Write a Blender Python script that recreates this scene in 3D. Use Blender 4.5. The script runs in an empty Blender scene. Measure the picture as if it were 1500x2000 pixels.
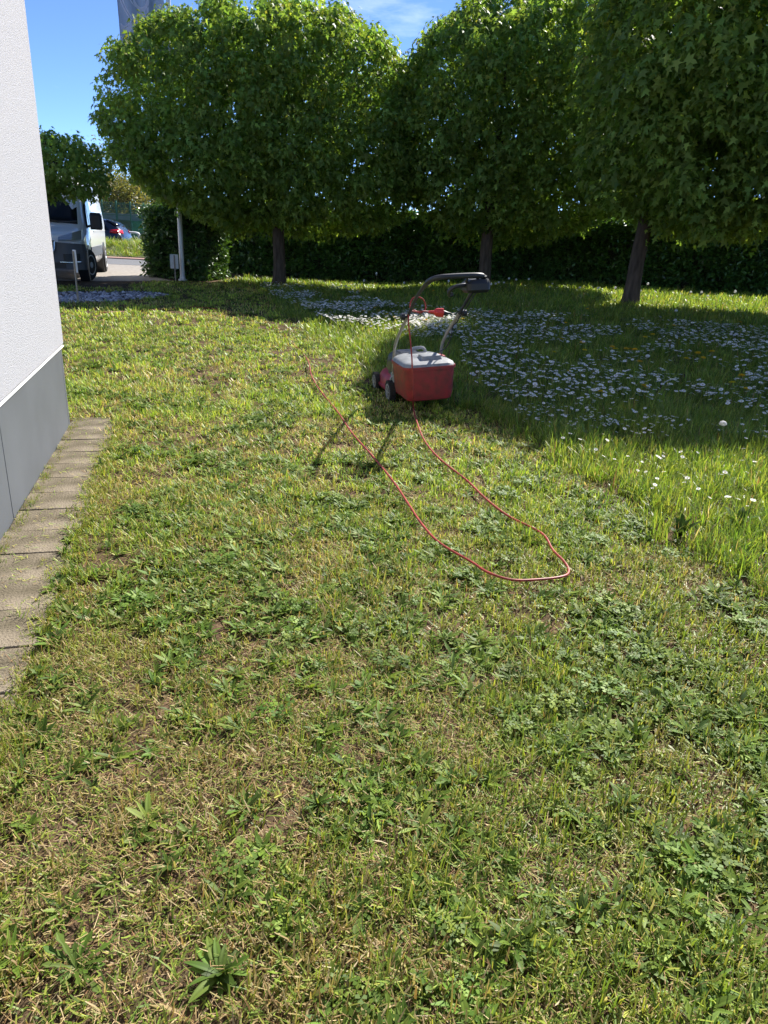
import bpy, math, random
import numpy as np
from mathutils import Vector, Matrix, Euler, Quaternion

# ------------------------------------------------------------------ camera, sky, sun, exposure
SC = bpy.context.scene
COL = SC.collection
F_PX, PITCH, ROLL, CAM_H = 1387.0, math.radians(21.1), math.radians(2.9), 1.28
SUN_AZ, SUN_EL = math.radians(32), math.radians(40)

def cam_basis():
    f = np.array([0, math.cos(PITCH), -math.sin(PITCH)]); r = np.array([1.0, 0, 0])
    u = np.array([0, math.sin(PITCH), math.cos(PITCH)])
    return f, r*math.cos(ROLL)+u*math.sin(ROLL), -r*math.sin(ROLL)+u*math.cos(ROLL)
CF, CR, CU = cam_basis()
cam_d = bpy.data.cameras.new('camera'); cam = bpy.data.objects.new('camera', cam_d); COL.objects.link(cam)
cam_d.sensor_fit = 'VERTICAL'; cam_d.sensor_height = 24.0; cam_d.lens = 24.0*F_PX/2000.0
cam_d.clip_start = 0.05; cam_d.clip_end = 2000
cam.matrix_world = Matrix(((CR[0], CU[0], -CF[0], 0), (CR[1], CU[1], -CF[1], 0), (CR[2], CU[2], -CF[2], CAM_H), (0, 0, 0, 1)))
SC.camera = cam

world = bpy.data.worlds.new('World'); SC.world = world; world.use_nodes = True
wn = world.node_tree.nodes; wl = world.node_tree.links
sky = wn.new('ShaderNodeTexSky'); sky.sky_type = 'NISHITA'; sky.sun_disc = False
sky.sun_elevation = SUN_EL; sky.sun_rotation = SUN_AZ
sky.altitude = 1000; sky.air_density = 0.43; sky.dust_density = 0.04; sky.ozone_density = 6.0
bg = wn['Background']; bg.inputs['Strength'].default_value = 0.125
# thin cirrus wisps over the Nishita sky
geo = wn.new('ShaderNodeTexCoord'); mp = wn.new('ShaderNodeMapping'); mp.inputs['Scale'].default_value = (3.0, 3.0, 11.0)
cn = wn.new('ShaderNodeTexNoise'); cn.inputs['Scale'].default_value = 1.6; cn.inputs['Detail'].default_value = 7; cn.inputs['Roughness'].default_value = .58
cr = wn.new('ShaderNodeValToRGB'); cr.color_ramp.elements[0].position = .60; cr.color_ramp.elements[1].position = .86
cr.color_ramp.elements[1].color = (.55, .55, .55, 1)
mx = wn.new('ShaderNodeMix'); mx.data_type = 'RGBA'; mx.inputs[7].default_value = (5.5, 6.0, 6.8, 1)
wl.new(geo.outputs['Generated'], mp.inputs['Vector']); wl.new(mp.outputs['Vector'], cn.inputs['Vector'])
wl.new(cn.outputs['Fac'], cr.inputs['Fac']); wl.new(cr.outputs['Color'], mx.inputs[0])
wl.new(sky.outputs['Color'], mx.inputs[6]); wl.new(mx.outputs[2], bg.inputs['Color'])

SUN_DIR = Vector((math.sin(SUN_AZ)*math.cos(SUN_EL), math.cos(SUN_AZ)*math.cos(SUN_EL), math.sin(SUN_EL)))
sun_d = bpy.data.lights.new('sun', 'SUN'); sun_d.energy = 5.0; sun_d.angle = math.radians(.53); sun_d.color = (1, .955, .88)
sun = bpy.data.objects.new('sun', sun_d); COL.objects.link(sun)
sun.rotation_euler = SUN_DIR.to_track_quat('Z', 'Y').to_euler(); sun.location = (10, 16, 18)

SC.view_settings.view_transform = 'Standard'; SC.view_settings.look = 'None'; SC.view_settings.gamma = 1.0
SC.view_settings.exposure = 1.16
SC.view_settings.use_curve_mapping = False
SC.render.engine = 'CYCLES'
SC.cycles.use_denoising = True; SC.cycles.use_adaptive_sampling = True; SC.cycles.adaptive_threshold = .025
SC.cycles.max_bounces = 4; SC.cycles.diffuse_bounces = 3; SC.cycles.transmission_bounces = 4; SC.cycles.transparent_max_bounces = 6
SC.cycles.sample_clamp_indirect = 8.0

# ------------------------------------------------------------------ helpers
rng = np.random.default_rng(7); random.seed(7)

def sstep(a, b, v):
    t = np.clip((np.asarray(v, float)-a)/(b-a), 0, 1); return t*t*(3-2*t)
def zt(x, y):                                    # height of the ground
    return 0.30*sstep(-2, 5, x)*sstep(5.5, 14, y) * (1-sstep(22, 26, y))
def ray(px, py): return CF + CR*(px-750)/F_PX - CU*(py-1000)/F_PX
def gnd(px, py, dz=0.0):                         # photo pixel -> point on the ground
    d = ray(px, py); z = 0.0
    for _ in range(30):
        t = (z+dz-CAM_H)/d[2]; x, y = d[0]*t, d[1]*t; z = .5*z+.5*float(zt(x, y))
    return np.array([x, y, z+dz])
def pix(p):
    q = np.asarray(p, float)-np.array([0, 0, CAM_H]); w = q@CF
    return 750+F_PX*(q@CR)/w, 1000-F_PX*(q@CU)/w, w
_tabs = {}
def vnoise(x, y, scale, seed=0):
    if seed not in _tabs: _tabs[seed] = np.random.default_rng(1000+seed).random((256, 256))
    T = _tabs[seed]; x = np.asarray(x)*scale; y = np.asarray(y)*scale
    xi = np.floor(x).astype(int); yi = np.floor(y).astype(int); fx = x-xi; fy = y-yi
    fx = fx*fx*(3-2*fx); fy = fy*fy*(3-2*fy)
    g = lambda a, b: T[a % 256, b % 256]
    return (g(xi, yi)*(1-fx)+g(xi+1, yi)*fx)*(1-fy)+(g(xi, yi+1)*(1-fx)+g(xi+1, yi+1)*fx)*fy
def fnoise(x, y, scale, seed=0):
    return .55*vnoise(x, y, scale, seed)+.3*vnoise(x, y, scale*2.1, seed+1)+.15*vnoise(x, y, scale*4.3, seed+2)
def in_poly(x, y, poly):
    x = np.asarray(x); y = np.asarray(y); r = np.zeros(x.shape, bool); n = len(poly)
    for i in range(n):
        x0, y0 = poly[i]; x1, y1 = poly[(i+1) % n]
        c = ((y0 > y) != (y1 > y)) & (x < (x1-x0)*(y-y0)/((y1-y0) if y1 != y0 else 1e-9)+x0); r ^= c
    return r

# --- materials
def newmat(name):
    m = bpy.data.materials.new(name); m.use_nodes = True; nt = m.node_tree
    return m, nt, nt.nodes['Principled BSDF']
def mat(name, col, rough=.5, metal=0.0, var=0.0, vscale=8.0, bump=0.0, bscale=60.0, spec=.5, coat=0.0, col2=None, stretch=None):
    m, nt, b = newmat(name); N, L = nt.nodes, nt.links
    b.inputs['Base Color'].default_value = (*col, 1); b.inputs['Roughness'].default_value = rough; b.inputs['Metallic'].default_value = metal
    b.inputs['Specular IOR Level'].default_value = spec; b.inputs['Coat Weight'].default_value = coat
    if var or bump:
        tc = N.new('ShaderNodeTexCoord'); src = tc.outputs['Object']
        if stretch:
            mp = N.new('ShaderNodeMapping'); mp.inputs['Scale'].default_value = stretch; L.new(src, mp.inputs['Vector']); src = mp.outputs['Vector']
    if var:
        n = N.new('ShaderNodeTexNoise'); n.inputs['Scale'].default_value = vscale; n.inputs['Detail'].default_value = 6; L.new(src, n.inputs['Vector'])
        r = N.new('ShaderNodeValToRGB'); c2 = col2 if col2 else tuple(c*(1-var) for c in col)
        r.color_ramp.elements[0].color = (*c2, 1); r.color_ramp.elements[1].color = (*(tuple(min(1, c*(1+var*.4)) for c in col)), 1)
        r.color_ramp.elements[0].position = .32; r.color_ramp.elements[1].position = .68
        L.new(n.outputs['Fac'], r.inputs['Fac']); L.new(r.outputs['Color'], b.inputs['Base Color'])
    if bump:
        n2 = N.new('ShaderNodeTexNoise'); n2.inputs['Scale'].default_value = bscale; n2.inputs['Detail'].default_value = 4; L.new(src, n2.inputs['Vector'])
        bp = N.new('ShaderNodeBump'); bp.inputs['Strength'].default_value = bump; bp.inputs['Distance'].default_value = .01
        L.new(n2.outputs['Fac'], bp.inputs['Height']); L.new(bp.outputs['Normal'], b.inputs['Normal'])
    return m
def leafmat(name, trans=.35, rough=.45, spec=.4, tint=None, patch=None, tcol=(1.0, 1.0, .55), ivar=.25, boost=1.5):
    """vertex colour 'col' * per-instance variation; patch=(scale, lo, hi, colour) mixes a drier growth in by world position"""
    m, nt, b = newmat(name); N, L = nt.nodes, nt.links
    a = N.new('ShaderNodeAttribute'); a.attribute_name = 'col'; c = a.outputs['Color']
    oi = N.new('ShaderNodeObjectInfo')
    mr = N.new('ShaderNodeMapRange'); mr.inputs['To Min'].default_value = 1-ivar; mr.inputs['To Max'].default_value = 1+ivar
    L.new(oi.outputs['Random'], mr.inputs['Value'])
    hs = N.new('ShaderNodeHueSaturation'); L.new(c, hs.inputs['Color']); L.new(mr.outputs['Result'], hs.inputs['Value']); c = hs.outputs['Color']
    mr2 = N.new('ShaderNodeMapRange'); mr2.inputs['To Min'].default_value = .485; mr2.inputs['To Max'].default_value = .515
    ml = N.new('ShaderNodeMath'); ml.operation = 'MULTIPLY'; ml.inputs[1].default_value = 17.37; fr = N.new('ShaderNodeMath'); fr.operation = 'FRACT'
    L.new(oi.outputs['Random'], ml.inputs[0]); L.new(ml.outputs[0], fr.inputs[0]); L.new(fr.outputs[0], mr2.inputs['Value']); L.new(mr2.outputs['Result'], hs.inputs['Hue'])
    if patch:
        g = N.new('ShaderNodeNewGeometry'); n = N.new('ShaderNodeTexNoise'); n.inputs['Scale'].default_value = patch[0]; n.inputs['Detail'].default_value = 5; n.inputs['Roughness'].default_value = .62
        L.new(g.outputs['Position'], n.inputs['Vector'])
        r = N.new('ShaderNodeMapRange'); r.inputs['From Min'].default_value = patch[1]; r.inputs['From Max'].default_value = patch[2]; r.inputs['To Max'].default_value = patch[4] if len(patch) > 4 else .8
        L.new(n.outputs['Fac'], r.inputs['Value'])
        mm = N.new('ShaderNodeMix'); mm.data_type = 'RGBA'; mm.inputs[7].default_value = (*patch[3], 1)
        L.new(r.outputs['Result'], mm.inputs[0]); L.new(c, mm.inputs[6]); c = mm.outputs[2]
    L.new(c, b.inputs['Base Color']); b.inputs['Roughness'].default_value = rough; b.inputs['Specular IOR Level'].default_value = spec
    t = N.new('ShaderNodeBsdfTranslucent'); mu = N.new('ShaderNodeMix'); mu.data_type = 'RGBA'; mu.blend_type = 'MULTIPLY'; mu.inputs[0].default_value = 1
    mu.inputs[7].default_value = (tcol[0]*boost, tcol[1]*boost, tcol[2]*boost, 1); L.new(c, mu.inputs[6]); L.new(mu.outputs[2], t.inputs['Color'])
    ms = N.new('ShaderNodeMixShader'); ms.inputs[0].default_value = trans; out = N['Material Output']
    L.new(b.outputs[0], ms.inputs[1]); L.new(t.outputs[0], ms.inputs[2]); L.new(ms.outputs[0], out.inputs['Surface'])
    return m

# --- mesh building
class MB:
    def __init__(s): s.v = []; s.f = []
    def add(s, vs, fs):
        o = len(s.v); s.v += [tuple(float(c) for c in p) for p in vs]; s.f += [tuple(i+o for i in f) for f in fs]; return s
    def box(s, c, d, rot=None, taper=1.0):
        hx, hy, hz = d[0]/2, d[1]/2, d[2]/2
        P = [Vector((x*hx*(taper if z > 0 else 1), y*hy*(taper if z > 0 else 1), z*hz)) for z in (-1, 1) for x, y in ((-1, -1), (1, -1), (1, 1), (-1, 1))]
        if rot is not None: P = [rot @ p for p in P]
        return s.add([p+Vector(c) for p in P], [(3, 2, 1, 0), (4, 5, 6, 7), (0, 1, 5, 4), (1, 2, 6, 5), (2, 3, 7, 6), (3, 0, 4, 7)])
    def rings(s, R, cap0=True, cap1=True, closed=True):
        n = len(R[0]); vs = [p for r in R for p in r]; fs = []
        for i in range(len(R)-1):
            for j in range(n if closed else n-1):
                k = (j+1) % n; fs.append((i*n+j, i*n+k, (i+1)*n+k, (i+1)*n+j))
        if cap0: fs.append(tuple(range(n-1, -1, -1)))
        if cap1: fs.append(tuple((len(R)-1)*n+j for j in range(n)))
        return s.add(vs, fs)
    def tube(s, pts, rad, seg=8, caps=True):
        P = [Vector(p) for p in pts]; n = len(P); rad = [rad]*n if np.isscalar(rad) else rad
        T = [(P[min(i+1, n-1)]-P[max(i-1, 0)]).normalized() for i in range(n)]
        a = Vector((0, 0, 1)) if abs(T[0].z) < .9 else Vector((1, 0, 0)); U = (a-T[0]*a.dot(T[0])).normalized(); R = []
        for i in range(n):
            U = (U-T[i]*U.dot(T[i])).normalized(); W = T[i].cross(U)
            R.append([P[i]+(U*math.cos(2*math.pi*j/seg)+W*math.sin(2*math.pi*j/seg))*rad[i] for j in range(seg)])
        return s.rings(R, caps, caps)
    def lathe(s, prof, origin=(0, 0, 0), axis='Z', seg=20):
        O = Vector(origin); R = []
        for (a, r) in prof:                     # a along axis, r radius
            ring = []
            for j in range(seg):
                c, q = math.cos(2*math.pi*j/seg)*r, math.sin(2*math.pi*j/seg)*r
                ring.append(O+(Vector((c, q, a)) if axis == 'Z' else Vector((a, c, q)) if axis == 'X' else Vector((q, a, c))))
            R.append(ring)
        return s.rings(R)
    def build(s, name, m, parent=None, smooth=True, bevel=0.0, bseg=2, angle=35):
        me = bpy.data.meshes.new(name); me.from_pydata(s.v, [], s.f); me.update()
        if m: me.materials.append(m)
        if smooth:
            me.polygons.foreach_set('use_smooth', [True]*len(me.polygons))
            try: me.set_sharp_from_angle(angle=math.radians(angle))
            except Exception: pass
        o = bpy.data.objects.new(name, me); COL.objects.link(o); o.parent = parent
        if bevel:
            b = o.modifiers.new('bevel', 'BEVEL'); b.width = bevel; b.segments = bseg; b.limit_method = 'ANGLE'; b.angle_limit = math.radians(40)
        return o
def spline(pts, k=6):                           # Catmull-Rom through the points
    P = [np.asarray(p, float) for p in pts]; P = [2*P[0]-P[1]]+P+[2*P[-1]-P[-2]]; out = []
    for i in range(1, len(P)-2):
        for t in np.linspace(0, 1, k, endpoint=False):
            a, b, c, d = P[i-1:i+3]
            out.append(.5*(2*b+(c-a)*t+(2*a-5*b+4*c-d)*t*t+(3*b-a-3*c+d)*t**3))
    out.append(P[-2]); return out
def rrect(x0, x1, y0, y1, r, z, n=4):
    out = []
    for cx, cy, a0 in ((x1-r, y1-r, 0), (x0+r, y1-r, 90), (x0+r, y0+r, 180), (x1-r, y0+r, 270)):
        for i in range(n+1):
            a = math.radians(a0+90*i/n); out.append((cx+r*math.cos(a), cy+r*math.sin(a), z))
    return out
def tag(o, label=None, cat=None, group=None, kind=None):
    if label: o['label'] = label
    if cat: o['category'] = cat
    if group: o['group'] = group
    if kind: o['kind'] = kind
    return o
def empty(name, loc=(0, 0, 0), rz=0.0):
    o = bpy.data.objects.new(name, None); COL.objects.link(o); o.location = loc; o.rotation_euler = (0, 0, rz); o.empty_display_size = .2
    return o
def clone(o, parent=None, loc=None, rot=None, scl=None):
    c = o.copy(); COL.objects.link(c); c.parent = parent
    if loc is not None: c.location = loc
    if rot is not None: c.rotation_euler = rot
    if scl is not None: c.scale = (scl,)*3 if np.isscalar(scl) else scl
    for ch in o.children: clone(ch, c)
    return c
def colmesh(name, V, Fa, C, m):                 # a source mesh with a vertex colour 'col'; not linked to the scene
    me = bpy.data.meshes.new(name); me.from_pydata([tuple(p) for p in V], [], Fa); me.update(); me.materials.append(m)
    at = me.attributes.new('col', 'FLOAT_COLOR', 'POINT'); buf = np.ones((len(V), 4), np.float32); buf[:, :3] = np.asarray(C)[:, :3]
    at.data.foreach_set('color', buf.ravel()); me.polygons.foreach_set('use_smooth', [True]*len(me.polygons))
    return me
def source_set(name, meshes):
    c = bpy.data.collections.new(name)
    for i, me in enumerate(meshes):
        o = bpy.data.objects.new('%s_%02d' % (name, i), me); c.objects.link(o)
    return c
def scatter(name, pts, rot, scl, idx, coll, parent=None):
    n = len(pts); me = bpy.data.meshes.new(name); me.vertices.add(n)
    me.vertices.foreach_set('co', np.asarray(pts, np.float32).ravel())
    a = me.attributes.new('rot', 'FLOAT_VECTOR', 'POINT'); a.data.foreach_set('vector', np.asarray(rot, np.float32).ravel())
    s = np.asarray(scl, np.float32); s = np.repeat(s[:, None], 3, 1) if s.ndim == 1 else s
    a = me.attributes.new('scl', 'FLOAT_VECTOR', 'POINT'); a.data.foreach_set('vector', s.ravel())
    a = me.attributes.new('idx', 'INT', 'POINT'); a.data.foreach_set('value', np.asarray(idx, np.int32))
    me.update(); o = bpy.data.objects.new(name, me); COL.objects.link(o); o.parent = parent
    g = bpy.data.node_groups.new(name, 'GeometryNodeTree'); N, L = g.nodes, g.links
    g.interface.new_socket('Geometry', in_out='INPUT', socket_type='NodeSocketGeometry'); g.interface.new_socket('Geometry', in_out='OUTPUT', socket_type='NodeSocketGeometry')
    gi = N.new('NodeGroupInput'); go = N.new('NodeGroupOutput'); ip = N.new('GeometryNodeInstanceOnPoints'); ci = N.new('GeometryNodeCollectionInfo')
    ci.inputs['Collection'].default_value = coll; ci.inputs['Separate Children'].default_value = True; ci.inputs['Reset Children'].default_value = True
    def na(nm, ty):
        q = N.new('GeometryNodeInputNamedAttribute'); q.data_type = ty; q.inputs['Name'].default_value = nm; return q.outputs['Attribute']
    er = N.new('FunctionNodeEulerToRotation'); L.new(na('rot', 'FLOAT_VECTOR'), er.inputs[0])
    L.new(gi.outputs[0], ip.inputs['Points']); L.new(ci.outputs[0], ip.inputs['Instance']); ip.inputs['Pick Instance'].default_value = True
    L.new(na('idx', 'INT'), ip.inputs['Instance Index']); L.new(er.outputs[0], ip.inputs['Rotation']); L.new(na('scl', 'FLOAT_VECTOR'), ip.inputs['Scale'])
    L.new(ip.outputs[0], go.inputs[0]); md = o.modifiers.new('scatter', 'NODES'); md.node_group = g
    return o

# ------------------------------------------------------------------ materials
M_SOIL = mat('soil', (.13, .085, .052), .97, var=.6, vscale=9, bump=1.0, bscale=55, spec=.05, col2=(.045, .034, .02))
M_STUCCO = mat('white_stucco', (.40, .40, .425), .92, var=.16, vscale=120, bump=.6, bscale=150, spec=.15)
M_PANEL = mat('grey_panel', (.112, .121, .134), .6, var=.16, vscale=2.2, spec=.25, bump=.06, bscale=300)
M_WHITE_TRIM = mat('white_trim', (.8, .8, .8), .5)
M_SLAB = mat('weathered_concrete', (.21, .175, .13), .95, var=.55, vscale=5, bump=.7, bscale=120, spec=.08, col2=(.10, .085, .055))
M_BARK = mat('maple_bark', (.105, .08, .06), .95, var=.5, vscale=14, bump=1.0, bscale=28, spec=.1, stretch=(1, 1, .22))
M_RED = mat('red_plastic', (.36, .04, .05), .45, var=.3, vscale=14, spec=.35)
M_RED_DIRTY = mat('dusty_red_plastic', (.31, .034, .034), .5, var=.5, vscale=16, spec=.3, col2=(.20, .045, .035))
M_GREY_PL = mat('grey_plastic', (.27, .28, .285), .5, var=.25, vscale=16, spec=.4)
M_TUBE = mat('grey_painted_tube', (.36, .345, .31), .45, metal=.3, var=.25, vscale=40)
M_BLACK = mat('black_plastic', (.018, .019, .021), .42, spec=.5)
M_FOAM = mat('black_foam_grip', (.022, .024, .028), .5, spec=.5)
M_RUBBER = mat('tyre_rubber', (.022, .021, .02), .8, var=.3, vscale=30)
M_HUB = mat('dusty_grey_hub', (.33, .32, .29), .6, var=.35, vscale=40)
M_CABLE = mat('red_cable', (.36, .055, .042), .5, var=.4, vscale=25, spec=.25)
M_PLUG = mat('red_connector', (.60, .05, .045), .4, spec=.5)
M_LABEL = mat('warning_label', (.5, .09, .08), .5)
M_VANW = mat('van_white_paint', (.74, .75, .76), .28, coat=.6, spec=.5)
M_VANG = mat('van_grey_plastic', (.085, .09, .10), .5, spec=.4)
M_GLASS = mat('dark_glass', (.010, .013, .017), .12, spec=.18)
M_LAMP = mat('headlight_lens', (.34, .36, .38), .15, metal=.5, spec=.8)
M_CHROME = mat('bright_trim', (.55, .56, .58), .25, metal=.9)
M_RIM = mat('steel_rim', (.50, .51, .53), .45, metal=.15)
M_CAR = mat('dark_blue_paint', (.012, .016, .03), .22, coat=.8)
M_TAIL = mat('tail_lamp_red', (.55, .012, .02), .2, spec=.6)
M_POLE = mat('pole_aluminium', (.62, .63, .64), .4, metal=.25, var=.08, vscale=6)
M_WOOD = mat('pale_stake_wood', (.36, .31, .23), .8, var=.3, vscale=30, stretch=(6, 6, 1))
M_BOARD = mat('white_board', (.70, .70, .67), .6, var=.08, vscale=10)
M_DRIVE = mat('drive_paving', (.30, .265, .225), .9, var=.25, vscale=9, bump=.4, bscale=60)
M_ROAD = mat('asphalt', (.15, .15, .155), .9, var=.2, vscale=12, bump=.4, bscale=120)
M_PINK = mat('red_brick_footway', (.33, .19, .15), .9, var=.25, vscale=8)
M_CORE = mat('dark_hedge_core', (.03, .03, .018), .95, var=.4, vscale=12, bump=.8, bscale=20)  # for the solid light-blocking core added inside the hedges
M_GREENM = mat('green_container_paint', (.03, .26, .08), .5, var=.15, vscale=4)
M_GREENF = mat('green_fence_coat', (.03, .12, .06), .5)
M_ROOFG = mat('grey_green_roof', (.17, .20, .18), .7, var=.15, vscale=3)
M_WALLFAR = mat('far_wall', (.22, .22, .15), .9, var=.2, vscale=2)
M_FRAMEW = mat('white_metal_frame', (.75, .75, .74), .45)

G_LAWN = leafmat('lawn_blades', trans=.30, rough=.5, spec=.35, patch=(1.9, .50, .72, (.36, .33, .11), .5), ivar=0)
G_STRAW = leafmat('dry_blades', trans=.20, rough=.65, spec=.15, ivar=0, tcol=(1, 1, .9), boost=1.1)
G_TALL = leafmat('meadow_blades', trans=.38, rough=.42, spec=.45, patch=(1.3, .48, .70, (.24, .29, .05), .6), ivar=0)
G_WEED = leafmat('weed_leaves', trans=.28, rough=.55, spec=.22, ivar=.28)
G_MAPLE = leafmat('maple_leaves', trans=.45, rough=.5, spec=.18, ivar=.32, tcol=(1.05, 1.06, .42), boost=1.4)
G_LAUREL = leafmat('laurel_leaves', trans=.2, rough=.28, spec=.5, ivar=.35, tcol=(1.1, 1.1, .4), boost=1.6)
G_FAR = leafmat('far_leaves', trans=.35, rough=.5, spec=.3, ivar=.3)
G_DAISY = leafmat('daisy_petals', trans=.3, rough=.6, spec=.2, ivar=.1, tcol=(1, 1, 1), boost=1.0)
G_STONE = leafmat('pebbles', trans=0.0, rough=.75, spec=.3, ivar=.45)

# ------------------------------------------------------------------ ground, drive, road
WN = np.array([.964, .266]); WD = np.array([-.266, .964]); CORNER = np.array([-2.12, 4.63])      # house wall: normal, direction, far corner
def wall_off(x, y): return (np.asarray(x)-CORNER[0])*WN[0]+(np.asarray(y)-CORNER[1])*WN[1]
def wall_s(x, y): return (np.asarray(x)-CORNER[0])*WD[0]+(np.asarray(y)-CORNER[1])*WD[1]
gx = np.unique(np.concatenate([[-500, -250, -120, -60, -35, -22], np.arange(-16, 22.1, .35), [26, 34, 50, 90, 200, 500]]))
gy = np.unique(np.concatenate([[-300, -100, -40, -15, -6], np.arange(-3, 30.1, .35), [34, 40, 50, 70, 120, 250, 600]]))
GX, GY = np.meshgrid(gx, gy); GZ = zt(GX, GY)+np.where((GY < 16) & (GX > -4), .012*(fnoise(GX, GY, .9, 40)-.5), 0)
nx = len(gx); V = np.stack([GX, GY, GZ], -1).reshape(-1, 3)
Fq = [(j*nx+i, j*nx+i+1, (j+1)*nx+i+1, (j+1)*nx+i) for j in range(len(gy)-1) for i in range(nx-1)]
tag(MB().add(V, Fq).build('ground', M_SOIL), 'brown soil under the lawn', kind='structure')

def sheet(name, poly, z, m, label, thick=.0):
    mb = MB(); n = len(poly)
    mb.rings([[(x, y, z-.06) for x, y in poly], [(x, y, z) for x, y in poly]], False, True)
    return tag(mb.build(name, m, smooth=False), label, kind='structure')
DRIVE = [(-14, 15.2), (-9.6, 16.3), (-6.9, 17.6), (-5.6, 18.75), (-6.2, 19.6), (-7.4, 25.4), (-40, 22.2), (-40, 14)]
ROAD = [(-60, 20.7), (-7.4, 25.4), (0, 26.2), (30, 27.0), (30, 30.8), (-7, 29.6), (-60, 25.5)]
sheet('driveway', DRIVE, .010, M_DRIVE, 'pale paved driveway beside the white van')
sheet('road', ROAD, .014, M_ROAD, 'grey asphalt road behind the van')
sheet('footway', [(-60, 25.5), (-7, 29.6), (30, 30.8), (30, 32), (-7, 30.8), (-60, 26.7)], .05, M_PINK, 'reddish brick footway along the far side of the road')

# far grass verge: a low bank beyond the road
mb = MB(); vx = np.linspace(-34, 12, 60); vy = np.linspace(0, 6, 9); R = []
for q in vy: R.append([(x, 30.75+.0775*(x+7)*(1 if x < -7 else .4)+q, .02+.42*float(sstep(0, 2.2, q))+.06*float(vnoise(x, q, 1.1, 3))) for x in vx])
mb.rings(R, False, False, closed=False)
tag(mb.build('verge', mat('verge_soil', (.10, .12, .035), .95, var=.3, vscale=4)), 'grassy bank beyond the road', kind='structure')

# ------------------------------------------------------------------ the white house corner with its grey plinth
yaw_w = math.atan2(WD[1], WD[0])-math.pi/2           # local +y runs along the wall towards the far corner, +x points out of the wall
house = empty('house', (CORNER[0], CORNER[1], 0), yaw_w)
tag(house, 'white rendered house wall with grey plinth at the edge of the lawn', 'house')
mb = MB(); mb.box((-4.5, -6.0, 4.27), (9.0, 12.0, 7.46)); mb.build('wall', M_STUCCO, house, bevel=.012)
mb = MB(); mb.box((-4.52, -6.02, .25), (8.9, 11.9, .52)); mb.build('foundation', M_PANEL, house)
mb = MB(); mb.box((-.018, -6.005, .5335), (.040, 11.99, .009)); mb.build('drip_edge', M_WHITE_TRIM, house, bevel=.002)
joints = [0.0, -.045, -1.72, -3.4, -5.1, -6.8, -8.5]
for a, b in zip(joints[:-1], joints[1:]):
    mb = MB(); mb.box((-.036, (a+b)/2, .262), (.040, abs(b-a)-(.008 if abs(b-a) > .1 else .003), .52)); mb.build('plinth_panel', M_PANEL, house, bevel=.0015)

# ------------------------------------------------------------------ paving strip at the foot of the wall
path = empty('path', (CORNER[0], CORNER[1], 0), yaw_w); tag(path, 'narrow strip of weathered concrete slabs along the house wall', kind='structure')
s0 = .20; k = 0
while s0 > -6.2:
    L_ = .235+.02*random.random() if k else .12
    mb = MB(); mb.box((0, 0, 0), (.30, L_-.003, .05)); o = mb.build('paving_slab', M_SLAB, path, bevel=.004)
    o.location = (.132+random.uniform(-.008, .008), s0-L_/2, -.012+random.uniform(-.004, .004)); o.rotation_euler = (random.uniform(-.012, .012), random.uniform(-.012, .012), random.uniform(-.015, .015))
    s0 -= L_; k += 1

# ------------------------------------------------------------------ grass: tufts, dry clippings, weeds, meadow
def blade(V, Fa, C, base, az, L, w, lean, curl, col, tipcol, seg=3, cut=False):
    d = np.array([math.cos(az), math.sin(az)]); p = np.array([-d[1], d[0]]); o = len(V); ang = lean; x = 0.0; z = 0.0
    for i in range(seg+1):
        t = i/seg; ww = w*(1-.25*t)*(.5 if (i == seg and cut) else (.12 if i == seg else 1))*.5
        b = np.array([base[0]+d[0]*x, base[1]+d[1]*x, base[2]+z]); q = np.array([p[0]*ww, p[1]*ww, 0])
        V += [b-q, b+q]; c = np.asarray(col)*(1-t)+np.asarray(tipcol)*t; C += [c, c]
        x += math.sin(ang)*L/seg; z += math.cos(ang)*L/seg; ang += curl/seg
    for i in range(seg): a = o+2*i; Fa.append((a, a+1, a+3, a+2))

def blade_mesh(name, m, base, az, L, w, lean, curl, c0, c1, seg=2, cut=.35):
    """one real mesh of N blades: seg-1 quads and a blunt tip each; vertex colour 'col'"""
    N = len(az); d = np.stack([np.cos(az), np.sin(az)], -1); p = np.stack([-d[:, 1], d[:, 0]], -1); nv = 2*(seg+1)
    V = np.zeros((N, nv, 3), np.float32); C = np.ones((N, nv, 4), np.float32); ang = lean.copy(); x = np.zeros(N); z = np.zeros(N)
    for i in range(seg+1):
        t = i/seg; ww = w*.5*((1-.2*t) if i < seg else cut); cx = base[:, 0]+d[:, 0]*x; cy = base[:, 1]+d[:, 1]*x; cz = base[:, 2]+z; c = c0*(1-t)+c1*t
        for k, s_ in ((0, -1), (1, 1)):
            V[:, 2*i+k, 0] = cx+s_*p[:, 0]*ww; V[:, 2*i+k, 1] = cy+s_*p[:, 1]*ww; V[:, 2*i+k, 2] = cz; C[:, 2*i+k, :3] = c
        x += np.sin(ang)*L/seg; z += np.cos(ang)*L/seg; ang += curl/seg
    q = np.array([[2*i, 2*i+1, 2*i+3, 2*i+2] for i in range(seg)]).ravel(); idx = (np.arange(N)[:, None]*nv+q[None]).ravel().astype(np.int32)
    me = bpy.data.meshes.new(name); me.vertices.add(N*nv); me.vertices.foreach_set('co', V.ravel()); me.loops.add(len(idx)); me.loops.foreach_set('vertex_index', idx)
    nf = N*seg; me.polygons.add(nf); me.polygons.foreach_set('loop_start', np.arange(nf, dtype=np.int32)*4); me.update(calc_edges=False)
    at = me.attributes.new('col', 'FLOAT_COLOR', 'POINT'); at.data.foreach_set('color', C.ravel()); me.polygons.foreach_set('use_smooth', np.ones(nf, bool))
    me.materials.append(m); me.validate(); o = bpy.data.objects.new(name, me); COL.objects.link(o); return o
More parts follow.
